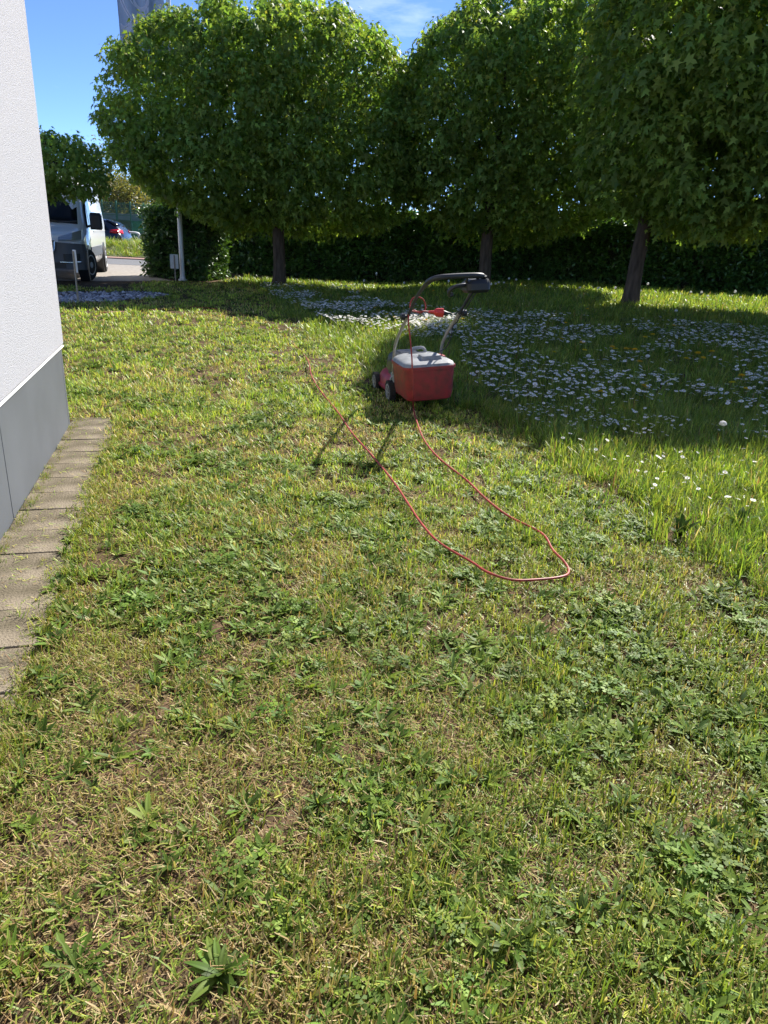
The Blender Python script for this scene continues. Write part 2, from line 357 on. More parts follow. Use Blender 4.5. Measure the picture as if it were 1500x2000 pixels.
def spread(r, x, y, n, rad):                     # n blades round every tuft centre
    k = len(x); a = r.uniform(0, 6.283, k*n); q = np.repeat(rad, n)*np.sqrt(r.random(k*n)) if not np.isscalar(rad) else rad*np.sqrt(r.random(k*n))
    return np.repeat(x, n)+q*np.cos(a), np.repeat(y, n)+q*np.sin(a), a
def palette(r, cols, n): return np.array(cols)[r.integers(0, len(cols), n)]*r.uniform(.8, 1.25, n)[:, None]
GREENS = [(.15, .24, .034), (.21, .295, .042), (.28, .345, .052), (.12, .195, .032), (.34, .36, .065)]
STRAWS = [(.47, .35, .16), (.37, .26, .11), (.56, .45, .24), (.26, .16, .07), (.42, .36, .14)]
def tuft(r, n, rad, h0, h1, w0, w1, dry, seg=3, leanmax=.9, cols=GREENS, cut=True):
    V, Fa, C = [], [], []
    for _ in range(n):
        a = r.uniform(0, 6.283); q = rad*math.sqrt(r.random()); col = np.array(cols[r.integers(len(cols))])*r.uniform(.8, 1.25)
        isdry = r.random() < dry
        if isdry: col = np.array(STRAWS[r.integers(len(STRAWS))])*r.uniform(.75, 1.1)
        tip = col*r.uniform(1.0, 1.25) if r.random() > .25 else np.array(STRAWS[r.integers(5)])*.9
        az = a+r.uniform(-1.2, 1.2)
        blade(V, Fa, C, (q*math.cos(a), q*math.sin(a), -.004), az, r.uniform(h0, h1), r.uniform(w0, w1), abs(r.normal(0, leanmax*.55))+(.5 if isdry else .05), r.uniform(-.1, .9), col*.85, tip, seg, cut)
    return V, Fa, C
r1 = np.random.default_rng(11)
LAWN = source_set('lawn_tuft', [colmesh('lawn_tuft', *tuft(r1, 24, .04, .018, .046, .0022, .0042, .12), G_LAWN) for _ in range(6)] +
                  [colmesh('lawn_tuft', *tuft(r1, 20, .045, .03, .065, .0025, .0045, .06), G_LAWN) for _ in range(3)])
def straw(r, n, rad, l0, l1, green=.15):
    V, Fa, C = [], [], []
    for _ in range(n):
        a = r.uniform(0, 6.283); q = rad*math.sqrt(r.random()); col = np.array(STRAWS[r.integers(5)])*r.uniform(.7, 1.1)
        if r.random() < green: col = np.array(GREENS[r.integers(5)])*r.uniform(1.0, 1.6)
        blade(V, Fa, C, (q*math.cos(a), q*math.sin(a), r.uniform(.002, .026)), r.uniform(0, 6.283), r.uniform(l0, l1), r.uniform(.0018, .0040), r.uniform(1.1, 1.65), r.uniform(-.2, .5), col, col*1.1, 3, True)
    return V, Fa, C
STRAW = source_set('clipping', [colmesh('clipping', *straw(r1, 16, .055, .02, .065), G_STRAW) for _ in range(6)])
def leaf_strip(V, Fa, C, base, az, L, w, lean, curl, col, seg=5, ribs=True, shape='lance'):
    d = np.array([math.cos(az), math.sin(az), 0]); p = np.array([-d[1], d[0], 0]); o = len(V); ang = lean; x = z = 0.0
    for i in range(seg+1):
        t = i/seg
        ww = w*.5*(max(.06, math.sin(math.pi*min(1, (t*.92+.05)))**.8) if shape == 'lance' else max(.1, math.sin(math.pi*(t*.62+.33 if t > .35 else t*.75)))**1.0 if shape == 'spoon' else
                   (.25+.75*t)*(1 if i % 2 else .5)*(1 if i < seg else .2))
        b = np.asarray(base)+d*x+np.array([0, 0, z]); up = np.array([-math.cos(ang)*d[0], -math.cos(ang)*d[1], math.sin(ang)])
        for j, u in enumerate((-1, -.5, 0, .5, 1)):
            lift = (.16*abs(u)+(.07 if j % 2 else 0))*ww if ribs else .2*abs(u)*ww
            V.append(b+p*ww*u+up*lift); C.append(np.asarray(col)*(1.28 if j in (1, 3) else .88)*(.85+.3*t))
        x += math.sin(ang)*L/seg; z += math.cos(ang)*L/seg; ang += curl/seg
    for i in range(seg):
        for j in range(4): a = o+5*i+j; Fa.append((a, a+1, a+6, a+5))
WEEDC = [(.075, .128, .017), (.098, .155, .021), (.056, .098, .014), (.135, .19, .028)]
def rosette(r, n, l0, l1, w0, w1, shape):
    V, Fa, C = [], [], []
    for i in range(n):
        leaf_strip(V, Fa, C, (0, 0, .004), i*2.4+r.uniform(-.3, .3), r.uniform(l0, l1), r.uniform(w0, w1), r.uniform(.9, 1.5), r.uniform(-.1, .5), np.array(WEEDC[r.integers(4)])*r.uniform(.85, 1.3), 5, True, shape)
    return V, Fa, C
def clover(r, n, rad):
    V, Fa, C = [], [], []
    for _ in range(n):
        a = r.uniform(0, 6.283); q = rad*math.sqrt(r.random()); c = np.array([q*math.cos(a), q*math.sin(a), r.uniform(.012, .035)]); s = r.uniform(.007, .012); a0 = r.uniform(0, 6.28); tl = r.normal(0, .25, 2)
        col = np.array(WEEDC[r.integers(4)])*r.uniform(1.0, 1.5)
        for k in range(3):
            t = a0+k*2.094; d = np.array([math.cos(t), math.sin(t), 0]); p = np.array([-d[1], d[0], 0]); o = len(V)
            P = [c, c+d*s*.9+p*s*.62, c+d*s*1.35, c+d*s*.9-p*s*.62]
            for v in P: V.append(v+np.array([0, 0, (v-c)[:2]@tl])); C.append(col)
            Fa.append((o, o+1, o+2, o+3))
    return V, Fa, C
WEED = source_set('lawn_weed', [colmesh('lawn_weed', *rosette(r1, 13, .03, .068, .008, .015, 'lance'), G_WEED) for _ in range(3)] +
                  [colmesh('lawn_weed', *rosette(r1, 12, .025, .05, .012, .020, 'spoon'), G_WEED) for _ in range(2)] +
                  [colmesh('lawn_weed', *rosette(r1, 11, .035, .065, .011, .018, 'tooth'), G_WEED) for _ in range(2)] +
                  [colmesh('lawn_weed', *clover(r1, 34, .06), G_WEED) for _ in range(3)])
TALLC = [(.12, .225, .03), (.17, .275, .036), (.23, .315, .047), (.09, .17, .028), (.29, .325, .062)]
TALL = source_set('meadow_tuft', [colmesh('meadow_tuft', *tuft(r1, 26, .06, .07, .15, .0028, .0055, .03, 4, .75, TALLC, False), G_TALL) for _ in range(5)] +
                  [colmesh('meadow_tuft', *tuft(r1, 18, .05, .12, .22, .003, .006, .05, 5, .6, TALLC, False), G_TALL) for _ in range(2)])

EDGE_PX = [(508, 570), (523, 582), (547, 612), (587, 633), (606, 657), (648, 685), (690, 712), (745, 752), (800, 790), (900, 800), (980, 838), (1040, 872), (1120, 925), (1220, 985), (1275, 1045), (1390, 1115), (1500, 1180), (1700, 1290)]
EDGE = spline([gnd(*p)[:2] for p in EDGE_PX], 8); EDGE = [tuple(p+.06*(np.array([vnoise(p[0], p[1], 2.6, 8), vnoise(p[0], p[1], 2.6, 9)])-.5)*2) for p in EDGE]
MEADOW = EDGE+[(3.2, 1.2), (30, 1.2), (30, 21.2), (-4.4, 21.2), (-4.4, 19.2), (-3.2, 17.6)]
GRAVEL = [(-8.0, 9.8), tuple(gnd(115, 593)[:2]), tuple(gnd(215, 590)[:2]), tuple(gnd(300, 583)[:2]), tuple(gnd(330, 577)[:2]), tuple(gnd(290, 571)[:2]), tuple(gnd(120, 572)[:2]), (-9.5, 12.5)]
MOWER_O = Vector((.02+.21*math.cos(math.radians(15)), 5.89+.21*math.sin(math.radians(15)), .016))
CABLE_PX = [(808, 800), (815, 826), (830, 862), (860, 897), (905, 936), (950, 972), (1000, 1008), (1045, 1040), (1080, 1073), (1104, 1098), (1107, 1112), (1092, 1125), (1052, 1132), (1000, 1132), (955, 1118), (918, 1095), (870, 1060), (830, 1024), (800, 985), (770, 945), (730, 893), (690, 847), (660, 803), (632, 764), (612, 735), (602, 708)]
CABLE_XY = np.array(spline([gnd(*p)[:2] for p in CABLE_PX], 6))
def cable_dist(x, y): return np.sqrt(((np.stack([x, y], -1)[:, None, :]-CABLE_XY[None])**2).sum(-1)).min(1)
def lawn_ok(x, y):
    hs = (wall_off(x, y) < .225+.06*fnoise(x, y, 7, 15)) & (wall_s(x, y) < .19)
    return ~(hs | in_poly(x, y, GRAVEL) | in_poly(x, y, DRIVE) | (y > 21.5) | ((wall_off(x, y) < .0) & (wall_s(x, y) < .0)) | ((x < -6.0) & (y > 15.5)) | ((x < -4.6) & (y > 18.6)))
def candidates(r, y0, y1, dens, mx=330):
    hw = y1*.75+1.2; n = int((y1-y0)*2*hw*dens); x = r.uniform(-hw, hw, n); y = r.uniform(y0, y1, n)
    q = np.stack([x, y, zt(x, y)], -1); u, v, w = pix(q); k = (w > .2) & (u > -mx-F_PX*.55/np.maximum(w, .3)) & (u < 1500+mx+F_PX*.55/np.maximum(w, .3)) & (v < 2350) & lawn_ok(x, y)
    return x[k], y[k]
def put(x, y, dz=0.0): return np.stack([x, y, zt(x, y)+dz], -1)
def rots(r, n, tilt=.12): return np.stack([r.normal(0, tilt, n), r.normal(0, tilt, n), r.uniform(0, 6.283, n)], -1)
def bare(x, y):       # thin, bald spots of the near lawn; most of them bottom left
    b = fnoise(x, y, 4.2, 60); near = 1-sstep(1.3, 3.6, y); left = 1-sstep(-.5, .7, x)
    return sstep(.50, .66, b)*near*(.45+.55*left)

r2 = np.random.default_rng(5); LB, SB, TB = [], [], []; X3, Y3, S3 = [], [], []
# y0, y1, tufts per m2, blades per tuft, width and length factor
for y0, y1, d, nb, ws, ls in ((.55, 2.0, 1900, 12, .95, .9), (2.0, 3.5, 1150, 11, 1.15, .95), (3.5, 6, 520, 11, 1.55, 1.0), (6, 10, 200, 11, 2.4, 1.1), (10, 20.5, 62, 11, 4.2, 1.25)):
    x, y = candidates(r2, y0, y1, d, 120); m = ~in_poly(x, y, MEADOW); th = fnoise(x, y, 4.5, 20)
    k = m & (r2.random(len(x)) > .72*bare(x, y)) & (r2.random(len(x)) < .35+1.1*th); x, y = x[k], y[k]; lush = sstep(.50, .68, fnoise(x, y, 2.0, 33))
    bx, by, a = spread(r2, x, y, nb, .036*ws**.6); n = len(bx); lu = np.repeat(lush, nb); tone = np.repeat(r2.uniform(.8, 1.2, len(x)), nb)
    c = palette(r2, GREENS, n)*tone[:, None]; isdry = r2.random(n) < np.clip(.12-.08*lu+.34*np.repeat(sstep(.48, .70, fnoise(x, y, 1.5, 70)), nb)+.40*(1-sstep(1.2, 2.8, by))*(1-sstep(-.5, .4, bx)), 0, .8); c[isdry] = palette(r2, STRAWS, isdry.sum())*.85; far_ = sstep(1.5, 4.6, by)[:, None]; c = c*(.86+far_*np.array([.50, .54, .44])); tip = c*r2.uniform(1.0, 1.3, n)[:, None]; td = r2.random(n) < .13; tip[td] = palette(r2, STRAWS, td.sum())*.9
    LB.append((np.stack([bx, by, zt(bx, by)+r2.uniform(-.004, .012, n)], -1), r2.uniform(0, 6.283, n), r2.uniform(.018, .046, n)*(1+.55*lu)*ls, r2.uniform(.0018, .0048, n)*ws*np.where(r2.random(n) < .12, 1.6, 1), np.where(r2.random(n) < .35, r2.uniform(.1, .7, n), r2.uniform(.6, 1.5, n)), r2.uniform(-.5, .9, n), c*.85, tip))
    x, y = candidates(r2, y0, y1, d*(1.0 if y1 < 2.5 else .6), 120); m = ~in_poly(x, y, MEADOW); dry = fnoise(x, y, 1.5, 70)+.30*(1-sstep(1.2, 2.8, y))*(1-.6*sstep(-.3, 1.0, x))-.12*sstep(2.5, 6, y)
    k = m & (r2.random(len(x)) < sstep(.40, .70, dry)*.95+.08); x, y = x[k], y[k]; nb2 = 8; bx, by, a = spread(r2, x, y, nb2, .05*ws**.6); n = len(bx); c = palette(r2, STRAWS, n)*r2.uniform(.65, 1.05, n)[:, None]; gr = r2.random(n) < .45; c[gr] = palette(r2, GREENS[:4], gr.sum())*.72; wide = np.where(gr & (r2.random(n) < .35), 2.2, 1)
    SB.append((np.stack([bx, by, zt(bx, by)+r2.uniform(.002, .024, n)], -1), r2.uniform(0, 6.283, n), r2.uniform(.010, .042, n)*ls, r2.uniform(.0009, .0022, n)*ws*wide, r2.uniform(1.0, 1.8, n), r2.uniform(-1.1, 1.1, n), c, c*1.1))
    x, y = candidates(r2, y0, y1, min(d, 1300)*.55, 200); m = ~in_poly(x, y, MEADOW)
    k = m & (r2.random(len(x)) < sstep(.43, .60, fnoise(x, y, 3.6, 90)+.01+.06*(1-sstep(1.2, 2.6, y))*sstep(-.1, .5, x))*.95+.05) & (r2.random(len(x)) > .8*bare(x, y)); x, y = x[k], y[k]; k = cable_dist(x, y) > .05; X3.append(x[k]); Y3.append(y[k]); S3.append(ws**.25*r2.uniform(.55, 1.15, k.sum()))
for y0, y1, d, nb, ws, ls in ((1.0, 3.5, 400, 13, 1.1, 1.0), (3.5, 6, 370, 13, 1.3, 1.0), (6, 10, 160, 12, 1.8, 1.0), (10, 15, 75, 12, 2.7, 1.05), (15, 21.3, 38, 12, 4.2, 1.1)):
    x, y = candidates(r2, y0, y1, d, 120); m = in_poly(x, y, MEADOW); x, y = x[m], y[m]; inn = np.minimum(in_poly(x-.14, y-.04, MEADOW), in_poly(x-.1, y-.12, MEADOW)); hf = (.55+.9*fnoise(x, y, 1.7, 44))*np.where(inn, 1, .85)*(.8+.4*r2.random(len(x)))
    bx, by, a = spread(r2, x, y, nb, .055*ws**.6); n = len(bx); h_ = np.repeat(hf, nb); tone = np.repeat(r2.uniform(.8, 1.2, len(x)), nb); c = palette(r2, TALLC, n)*tone[:, None]; dr = r2.random(n) < .045; c[dr] = palette(r2, STRAWS, dr.sum())*.8
    TB.append((np.stack([bx, by, zt(bx, by)-.004], -1), a+r2.uniform(-1.2, 1.2, n), r2.uniform(.06, .145, n)*h_*ls, r2.uniform(.0022, .0058, n)*ws, np.abs(r2.normal(0, .42, n))+.04, r2.uniform(0, 1.4, n), c*.8, c*1.2))
cat_ = lambda B: [np.concatenate([b[i] for b in B]) for i in range(8)]
tag(blade_mesh('mown_grass', G_LAWN, *cat_(LB), 2, .45), 'short mown yellow-green grass of the lawn', 'grass', kind='stuff')
tag(blade_mesh('dry_clippings', G_STRAW, *cat_(SB), 2, .6), 'straw-coloured dry clippings lying on the mown lawn', 'clippings', kind='stuff')
tag(blade_mesh('meadow_grass', G_TALL, *cat_(TB), 3, .12), 'tall unmown green grass full of daisies', 'grass', kind='stuff')
X3, Y3, S3 = map(np.concatenate, (X3, Y3, S3))
def sc3(s, zs=.6): return np.stack([s, s, 1+(s-1)*zs], -1)
tag(scatter('lawn_weeds', put(X3, Y3, .006), rots(r2, len(X3), .1), sc3(S3, .7), np.where(r2.random(len(X3)) < .05, r2.integers(7, 10, len(X3)), r2.integers(0, 7, len(X3))), WEED), 'small low weeds and clover in the mown lawn', 'weeds', kind='stuff')
print('blades', [sum(len(b[1]) for b in B) for B in (LB, SB, TB)], len(X3))
# fringe of longer grass along the slab strip and the foot of the wall
n = 520; s = r2.uniform(-3.6, .3, n); off = .285+.03*r2.normal(0, 1, n); q = CORNER[None]+WD[None]*s[:, None]+WN[None]*off[:, None]
k2 = 190; s = r2.uniform(-3.6, .2, k2); off = r2.uniform(.0, .035, k2); q2 = CORNER[None]+WD[None]*s[:, None]+WN[None]*off[:, None]
n3 = 230; s = r2.uniform(-3.6, .2, n3); off = r2.uniform(.02, .27, n3); q3 = CORNER[None]+WD[None]*s[:, None]+WN[None]*off[:, None]
Q = np.concatenate([q, q2]); Qs = np.concatenate([r2.uniform(.4, .85, n), r2.uniform(.35, .7, k2)])
tag(scatter('edge_grass', put(Q[:, 0], Q[:, 1], .004), rots(r2, len(Q), .3), Qs, r2.integers(0, 9, len(Q)), LAWN), 'grass creeping over the edge of the slab strip', 'grass', kind='stuff')
tag(scatter('scattered_clippings', put(q3[:, 0], q3[:, 1], .013), rots(r2, n3, .06), sc3(r2.uniform(.5, .9, n3), 0)*np.array([1, 1, .35]), r2.integers(0, 6, n3), source_set('loose_clipping', [colmesh('loose_clipping', *straw(r1, 4, .06, .015, .04, .75), G_STRAW) for _ in range(6)])), 'green clippings strewn over the slab strip', 'clippings', kind='stuff')
# verge grass beyond the road
n = 2600; x = r2.uniform(-26, 2, n); q = r2.uniform(.05, 5, n); y = 30.75+.0775*(x+7)*np.where(x < -7, 1, .4)+q
tag(scatter('verge_grass', np.stack([x, y, .02+.42*sstep(0, 2.2, q)], -1), rots(r2, n, .1), np.stack([3*np.ones(n), 3*np.ones(n), r2.uniform(1.2, 2.2, n)], -1), r2.integers(0, 7, n), TALL), 'rough grass on the bank beyond the road', 'grass', kind='stuff')

# gravel bed of pale and slate pebbles
def pebble(r):
    V, Fa = [], []; n, m_ = 7, 4; st = r.uniform(.75, 1.25, 3)*np.array([1, .75, .5]); ph = r.uniform(0, 6.28, 4); g = r.choice([.10, .16, .3, .42]); col = np.array([g, g, g*1.06])
    for i in range(m_+1):
        t = math.pi*i/m_
        for j in range(n):
            a = 6.283*j/n; k = 1+.13*math.sin(2*a+ph[0])+.1*math.sin(3*a+ph[1]+t); V.append(np.array([math.sin(t)*math.cos(a)*k, math.sin(t)*math.sin(a)*k, math.cos(t)])*st)
    for i in range(m_):
        for j in range(n): Fa.append((i*n+j, (i+1)*n+j, (i+1)*n+(j+1) % n, i*n+(j+1) % n))
    return V, Fa, [col]*len(V)
PEB = source_set('pebble', [colmesh('pebble', *pebble(r1), G_STONE) for _ in range(9)])
x = r2.uniform(-10, -3, 9000); y = r2.uniform(9, 16, 9000); k = in_poly(x, y, GRAVEL); x, y = x[k], y[k]; n = len(x)
tag(scatter('gravel', put(x, y, .01), rots(r2, n, .4), r2.uniform(.025, .055, n), r2.integers(0, 9, n), PEB), 'bed of white and slate grey pebbles beside the house', 'gravel', kind='stuff')
# crumbs of dry soil between the blades of the near lawn
def crumb(r):
    V, Fa, _ = pebble(r); g = r.uniform(.7, 1.4); return V, Fa, [np.array([.105, .072, .045])*g]*len(V)
CRUMB = source_set('soil_crumb', [colmesh('soil_crumb', *crumb(r1), G_STONE) for _ in range(5)])
x, y = candidates(r2, .55, 3.6, 900, 150); k = ~in_poly(x, y, MEADOW) & (r2.random(len(x)) < .10+.9*bare(x, y)); x, y = x[k], y[k]; n = len(x)
tag(scatter('soil_crumbs', put(x, y, .0), rots(r2, n, .6), r2.uniform(.002, .009, n)*np.where(r2.random(n) < .08, 1.7, 1), r2.integers(0, 5, n), CRUMB), 'crumbs of dry brown soil in the thin spots of the lawn', 'soil', kind='stuff')

# ------------------------------------------------------------------ maple trees
LEAF_O = [(0, 0), (.44, -.10), (.24, .20), (.66, .46), (.40, .43), (.15, .50), (.17, .72), (0, 1.05), (-.17, .72), (-.15, .50), (-.40, .43), (-.66, .46), (-.24, .20), (-.44, -.10)]
def maple_leaf(fold=.18, droop=.25):
    P = [np.array([0, .33, 0])]+[np.array([x, y, -fold*abs(x)-droop*max(0, y-.35)**2]) for x, y in LEAF_O]
    return P, [(0, i+1, (i+1) % 14+1) for i in range(14)]
def rotm(e): return np.array(Euler(e).to_matrix())
MAPC = [(.165, .265, .062), (.195, .30, .068), (.14, .225, .056), (.23, .32, .075)]
YOUNG = [(.27, .33, .05), (.30, .31, .055), (.22, .31, .05)]
def spray(r, n, young=0.0, size=(.07, .145), rad=.19):
    V, Fa, C = [], [], []
    for i in range(n):
        az = i*2.4+r.uniform(-.5, .5); q = rad*r.uniform(.3, 1.0); c = np.array([q*math.cos(az), q*math.sin(az), r.uniform(-.12, .12)]); s = r.uniform(*size)
        P, T = maple_leaf(r.uniform(.05, .3), r.uniform(.1, .5)); pitch = -r.uniform(.45, 1.45); Rm = rotm((0, 0, az-math.pi/2))@rotm((pitch, r.normal(0, .3), 0))
        col = np.array(MAPC[r.integers(4)])*r.uniform(.8, 1.2)
        if r.random() < young: col = np.array(YOUNG[r.integers(3)])*r.uniform(.8, 1.1)
        o = len(V)
        for v in P: V.append(Rm@(v*s)+c); C.append(col)
        Fa += [tuple(j+o for j in t) for t in T]
    return V, Fa, C
r3 = np.random.default_rng(21)
SPRAY = source_set('leaf_spray', [colmesh('leaf_spray', *spray(r3, 9), G_MAPLE) for _ in range(6)]+[colmesh('leaf_spray', *spray(r3, 10, .55, (.06, .11)), G_MAPLE) for _ in range(3)])
SINGLE = [colmesh('leaf', *spray(r3, 1, 0, (.105, .135), .001), G_MAPLE) for _ in range(5)]
SEEDS = None
class Crown:
    def __init__(s, r, R, e=2.7, low=3.6, shear=0.0):
        s.R = np.array(R, float); s.e = e; s.low = low; s.shear = shear
        B = r.normal(size=(70, 3)); s.B = B/np.linalg.norm(B, axis=1)[:, None]; s.A = r.uniform(-.10, .10, 70); s.K = np.exp(r.uniform(2.2, 4.6, 70))
    def rad(s, d):
        q = np.abs(d)/s.R; ee = np.where(d[:, 2] < 0, s.low, s.e); k = (q**ee[:, None]).sum(-1)**(-1/ee)*(1-s.shear*np.maximum(0, -d[:, 0])*np.maximum(0, d[:, 2]))
        return k*(1+(s.A*np.exp(-s.K*(1-d@s.B.T))).sum(-1))
    def sample(s, r, n):
        d = r.normal(size=(n*6, 3)); d /= np.linalg.norm(d, axis=1)[:, None]; k = s.rad(d); w = k**2; keep = r.random(len(k)) < w/w.max(); d = d[keep][:n]; return d, s.rad(d)
def maple(name, base, label, centre, R, n, trunk_r, trunk_h, seed, group='globe maples on the lawn', leaves=300, limbs=8, lean=(0, 0), e=2.7, size=1.0, shear=0.0):
    r = np.random.default_rng(seed); t = empty(name, base); tag(t, label, 'tree', group)
    C = np.array(centre)-np.array(base); cr = Crown(r, R, e, 2.7, shear)
    mb = MB(); top = np.array([lean[0], lean[1], trunk_h]); pts, rd = [], []
    for i in range(9):
        q = i/8; pts.append((top[0]*q+.012*math.sin(7*q+seed), top[1]*q+.012*math.cos(5*q+seed), -.05+(trunk_h+.05)*q)); rd.append(trunk_r*(1.35 if i == 0 else 1.1 if i == 1 else 1.0-.16*q))
    mb.tube(pts, rd, 14); mb.build('trunk', M_BARK, t)
    for i in range(limbs):
        a = i*2.4+r.uniform(-.3, .3); el = r.uniform(.25, 1.25); d = np.array([math.cos(a)*math.cos(el), math.sin(a)*math.cos(el), math.sin(el)]); tip = C+d*cr.rad(d[None])[0]*.8
        m_ = top*.5+tip*.5+np.array([0, 0, .35]); P = spline([top-np.array([0, 0, .12]), top*.72+tip*.28+np.array([0, 0, .28]), m_, tip], 4); k = len(P)
        mb = MB(); mb.tube(P, [trunk_r*.5*(1-.85*j/(k-1))+.006 for j in range(k)], 7)
        for j in range(5):
            b0 = P[int(k*.45)+j] if int(k*.45)+j < k else P[-1]; dd = r.normal(size=3); dd /= np.linalg.norm(dd); b1 = b0+dd*r.uniform(.5, .95)*size
            mb.tube([b0, (b0+b1)/2+r.normal(0, .05, 3), b1], [.022*size, .014*size, .006*size], 5)
        mb.build('limb', M_BARK, t)
    d, k = cr.sample(r, n); depth = np.where(r.random(len(d)) < .66, 1-.16*r.random(len(d))**1.6, r.uniform(.4, .85, len(d)))
    # gather the outer sprays into branch-end clumps so that the outline is shaggy and the surface breaks into light and dark
    ld, lk = cr.sample(r, 230); LC = ld*(lk*r.uniform(.87, 1.04, len(ld)))[:, None]; P = d*(k*depth)[:, None]; out = depth > .84
    near_ = np.argmax(d@ld.T, 1); pull = np.where(out & (r.random(len(d)) < .8), r.uniform(.2, .55, len(d)), 0)[:, None]; P = C+P*(1-pull)+(LC[near_]+r.normal(0, .12, (len(d), 3)))*pull
    hz = np.arctan2(d[:, 1], d[:, 0]); lowz = P[:, 2] < C[2]; P[:, 2] -= np.where(lowz, .21*(P[:, 1]-C[1])*np.clip((C[2]-P[:, 2])/R[2], 0, 1), 0)   # the skirt hangs lower on the sunny far side
    low = P[:, 2] < C[2]-R[2]*.86; P[low, 2] += r.uniform(0, .25, low.sum())
    rot = np.stack([r.normal(0, .4, len(d)), .3*(1-np.abs(d[:, 2]))+r.normal(0, .4, len(d)), r.uniform(0, 6.283, len(d))], -1)
    outer = (depth > .92) & (d[:, 2] > -.1); idx = np.where(outer & (r.random(len(d)) < .45), r.integers(6, 9, len(d)), r.integers(0, 6, len(d)))
    crown = scatter('crown', P, rot, r.uniform(.7, 1.3, len(d))*size, idx, SPRAY, t); crown['kind'] = 'stuff'
    if leaves:
        d, k = cr.sample(r, 4000); W = C+d*(k*1.015)[:, None]+np.array(base); toc = np.array([0, 0, CAM_H])-W; dist = np.linalg.norm(toc, axis=1)
        u, v, w = pix(W); face = (d*toc).sum(1)/dist; ok = (face > .25) & (u > 0) & (u < 1500) & (v > 0) & (v < 700); ids = np.where(ok)[0]; ids = ids[np.argsort(dist[ids])][:int(leaves*2.2)]
        r.shuffle(ids); ids = ids[:leaves]
        for j in ids:
            o = bpy.data.objects.new('leaf', SINGLE[int(r.integers(5))]); COL.objects.link(o); o.parent = crown; o.location = C+d[j]*k[j]*r.uniform(.93, 1.01)
            o.rotation_euler = (r.normal(0, .5), r.normal(.1, .5), math.atan2(d[j][1], d[j][0])+r.normal(0, 1.0)); o.scale = (size*r.uniform(.7, 1.1),)*3
    return t
zb = float(zt(2.15, 18.3)); zc = float(zt(4.42, 14.0))
maple('maple_tree', (-2.93, 18.7, 0), 'round maple in front of the flagpole, with a straight dark trunk', (-3.08, 18.5, 3.66), (3.55, 2.5, 2.38), 9200, .16, 1.9, 31, e=2.2, shear=.10, size=.86)
maple('maple_tree', (2.15, 18.3, zb), 'maple standing behind the lawn mower, between the two others', (2.9, 18.7, 3.98), (3.35, 2.5, 2.55), 8600, .155, 1.9, 32, size=.88, e=2.15)
maple('maple_tree', (4.42, 14.0, zc), 'large near maple with the thick trunk among the daisies', (5.8, 12.8, 4.06), (2.9, 2.9, 2.45), 8200, .145, 1.85, 33, lean=(.06, 0), size=.95, e=2.4)
maple('maple_tree', (9.4, 11.6, .3), 'maple at the right border whose leaves overhang the near daisies', (9.4, 11.6, 4.2), (3.2, 3.2, 2.6), 3200, .17, 1.9, 34, leaves=0)
maple('small_maple_tree', (-7.2, 15.4, 0), 'small maple with yellow-tipped crown in front of the van', (-6.98, 15.5, 2.30), (1.1, 1.05, .58), 600, .06, 1.5, 35, group=None, leaves=60, limbs=5, e=2.5, size=.72)

# ------------------------------------------------------------------ hedges
def laurel(r, n, rad=.12, size=(.07, .11), cols=((.055, .12, .03), (.07, .14, .035), (.045, .10, .028), (.09, .17, .04))):
    V, Fa, C = [], [], []
    for i in range(n):
        az = r.uniform(0, 6.283); c = r.normal(0, rad*.5, 3); L_ = r.uniform(*size); w = L_*.42; Rm = rotm((0, 0, az))@rotm((r.uniform(-1.0, .7), r.normal(0, .5), 0)); col = np.array(cols[r.integers(len(cols))])*r.uniform(.8, 1.25)
        P = [(0, 0, 0), (w*.42, L_*.28, .1*w), (w*.5, L_*.55, .1*w), (0, L_, -.1*w), (-w*.5, L_*.55, .1*w), (-w*.42, L_*.28, .1*w), (0, L_*.45, -.06*w)]; o = len(V)
        for p in P: V.append(Rm@np.array(p)+c); C.append(col)
        Fa += [(o+6, o+j, o+(j+1) % 6) for j in range(6)]
    return V, Fa, C
LAUREL = source_set('laurel_spray', [colmesh('laurel_spray', *laurel(r3, 12), G_LAUREL) for _ in range(6)])
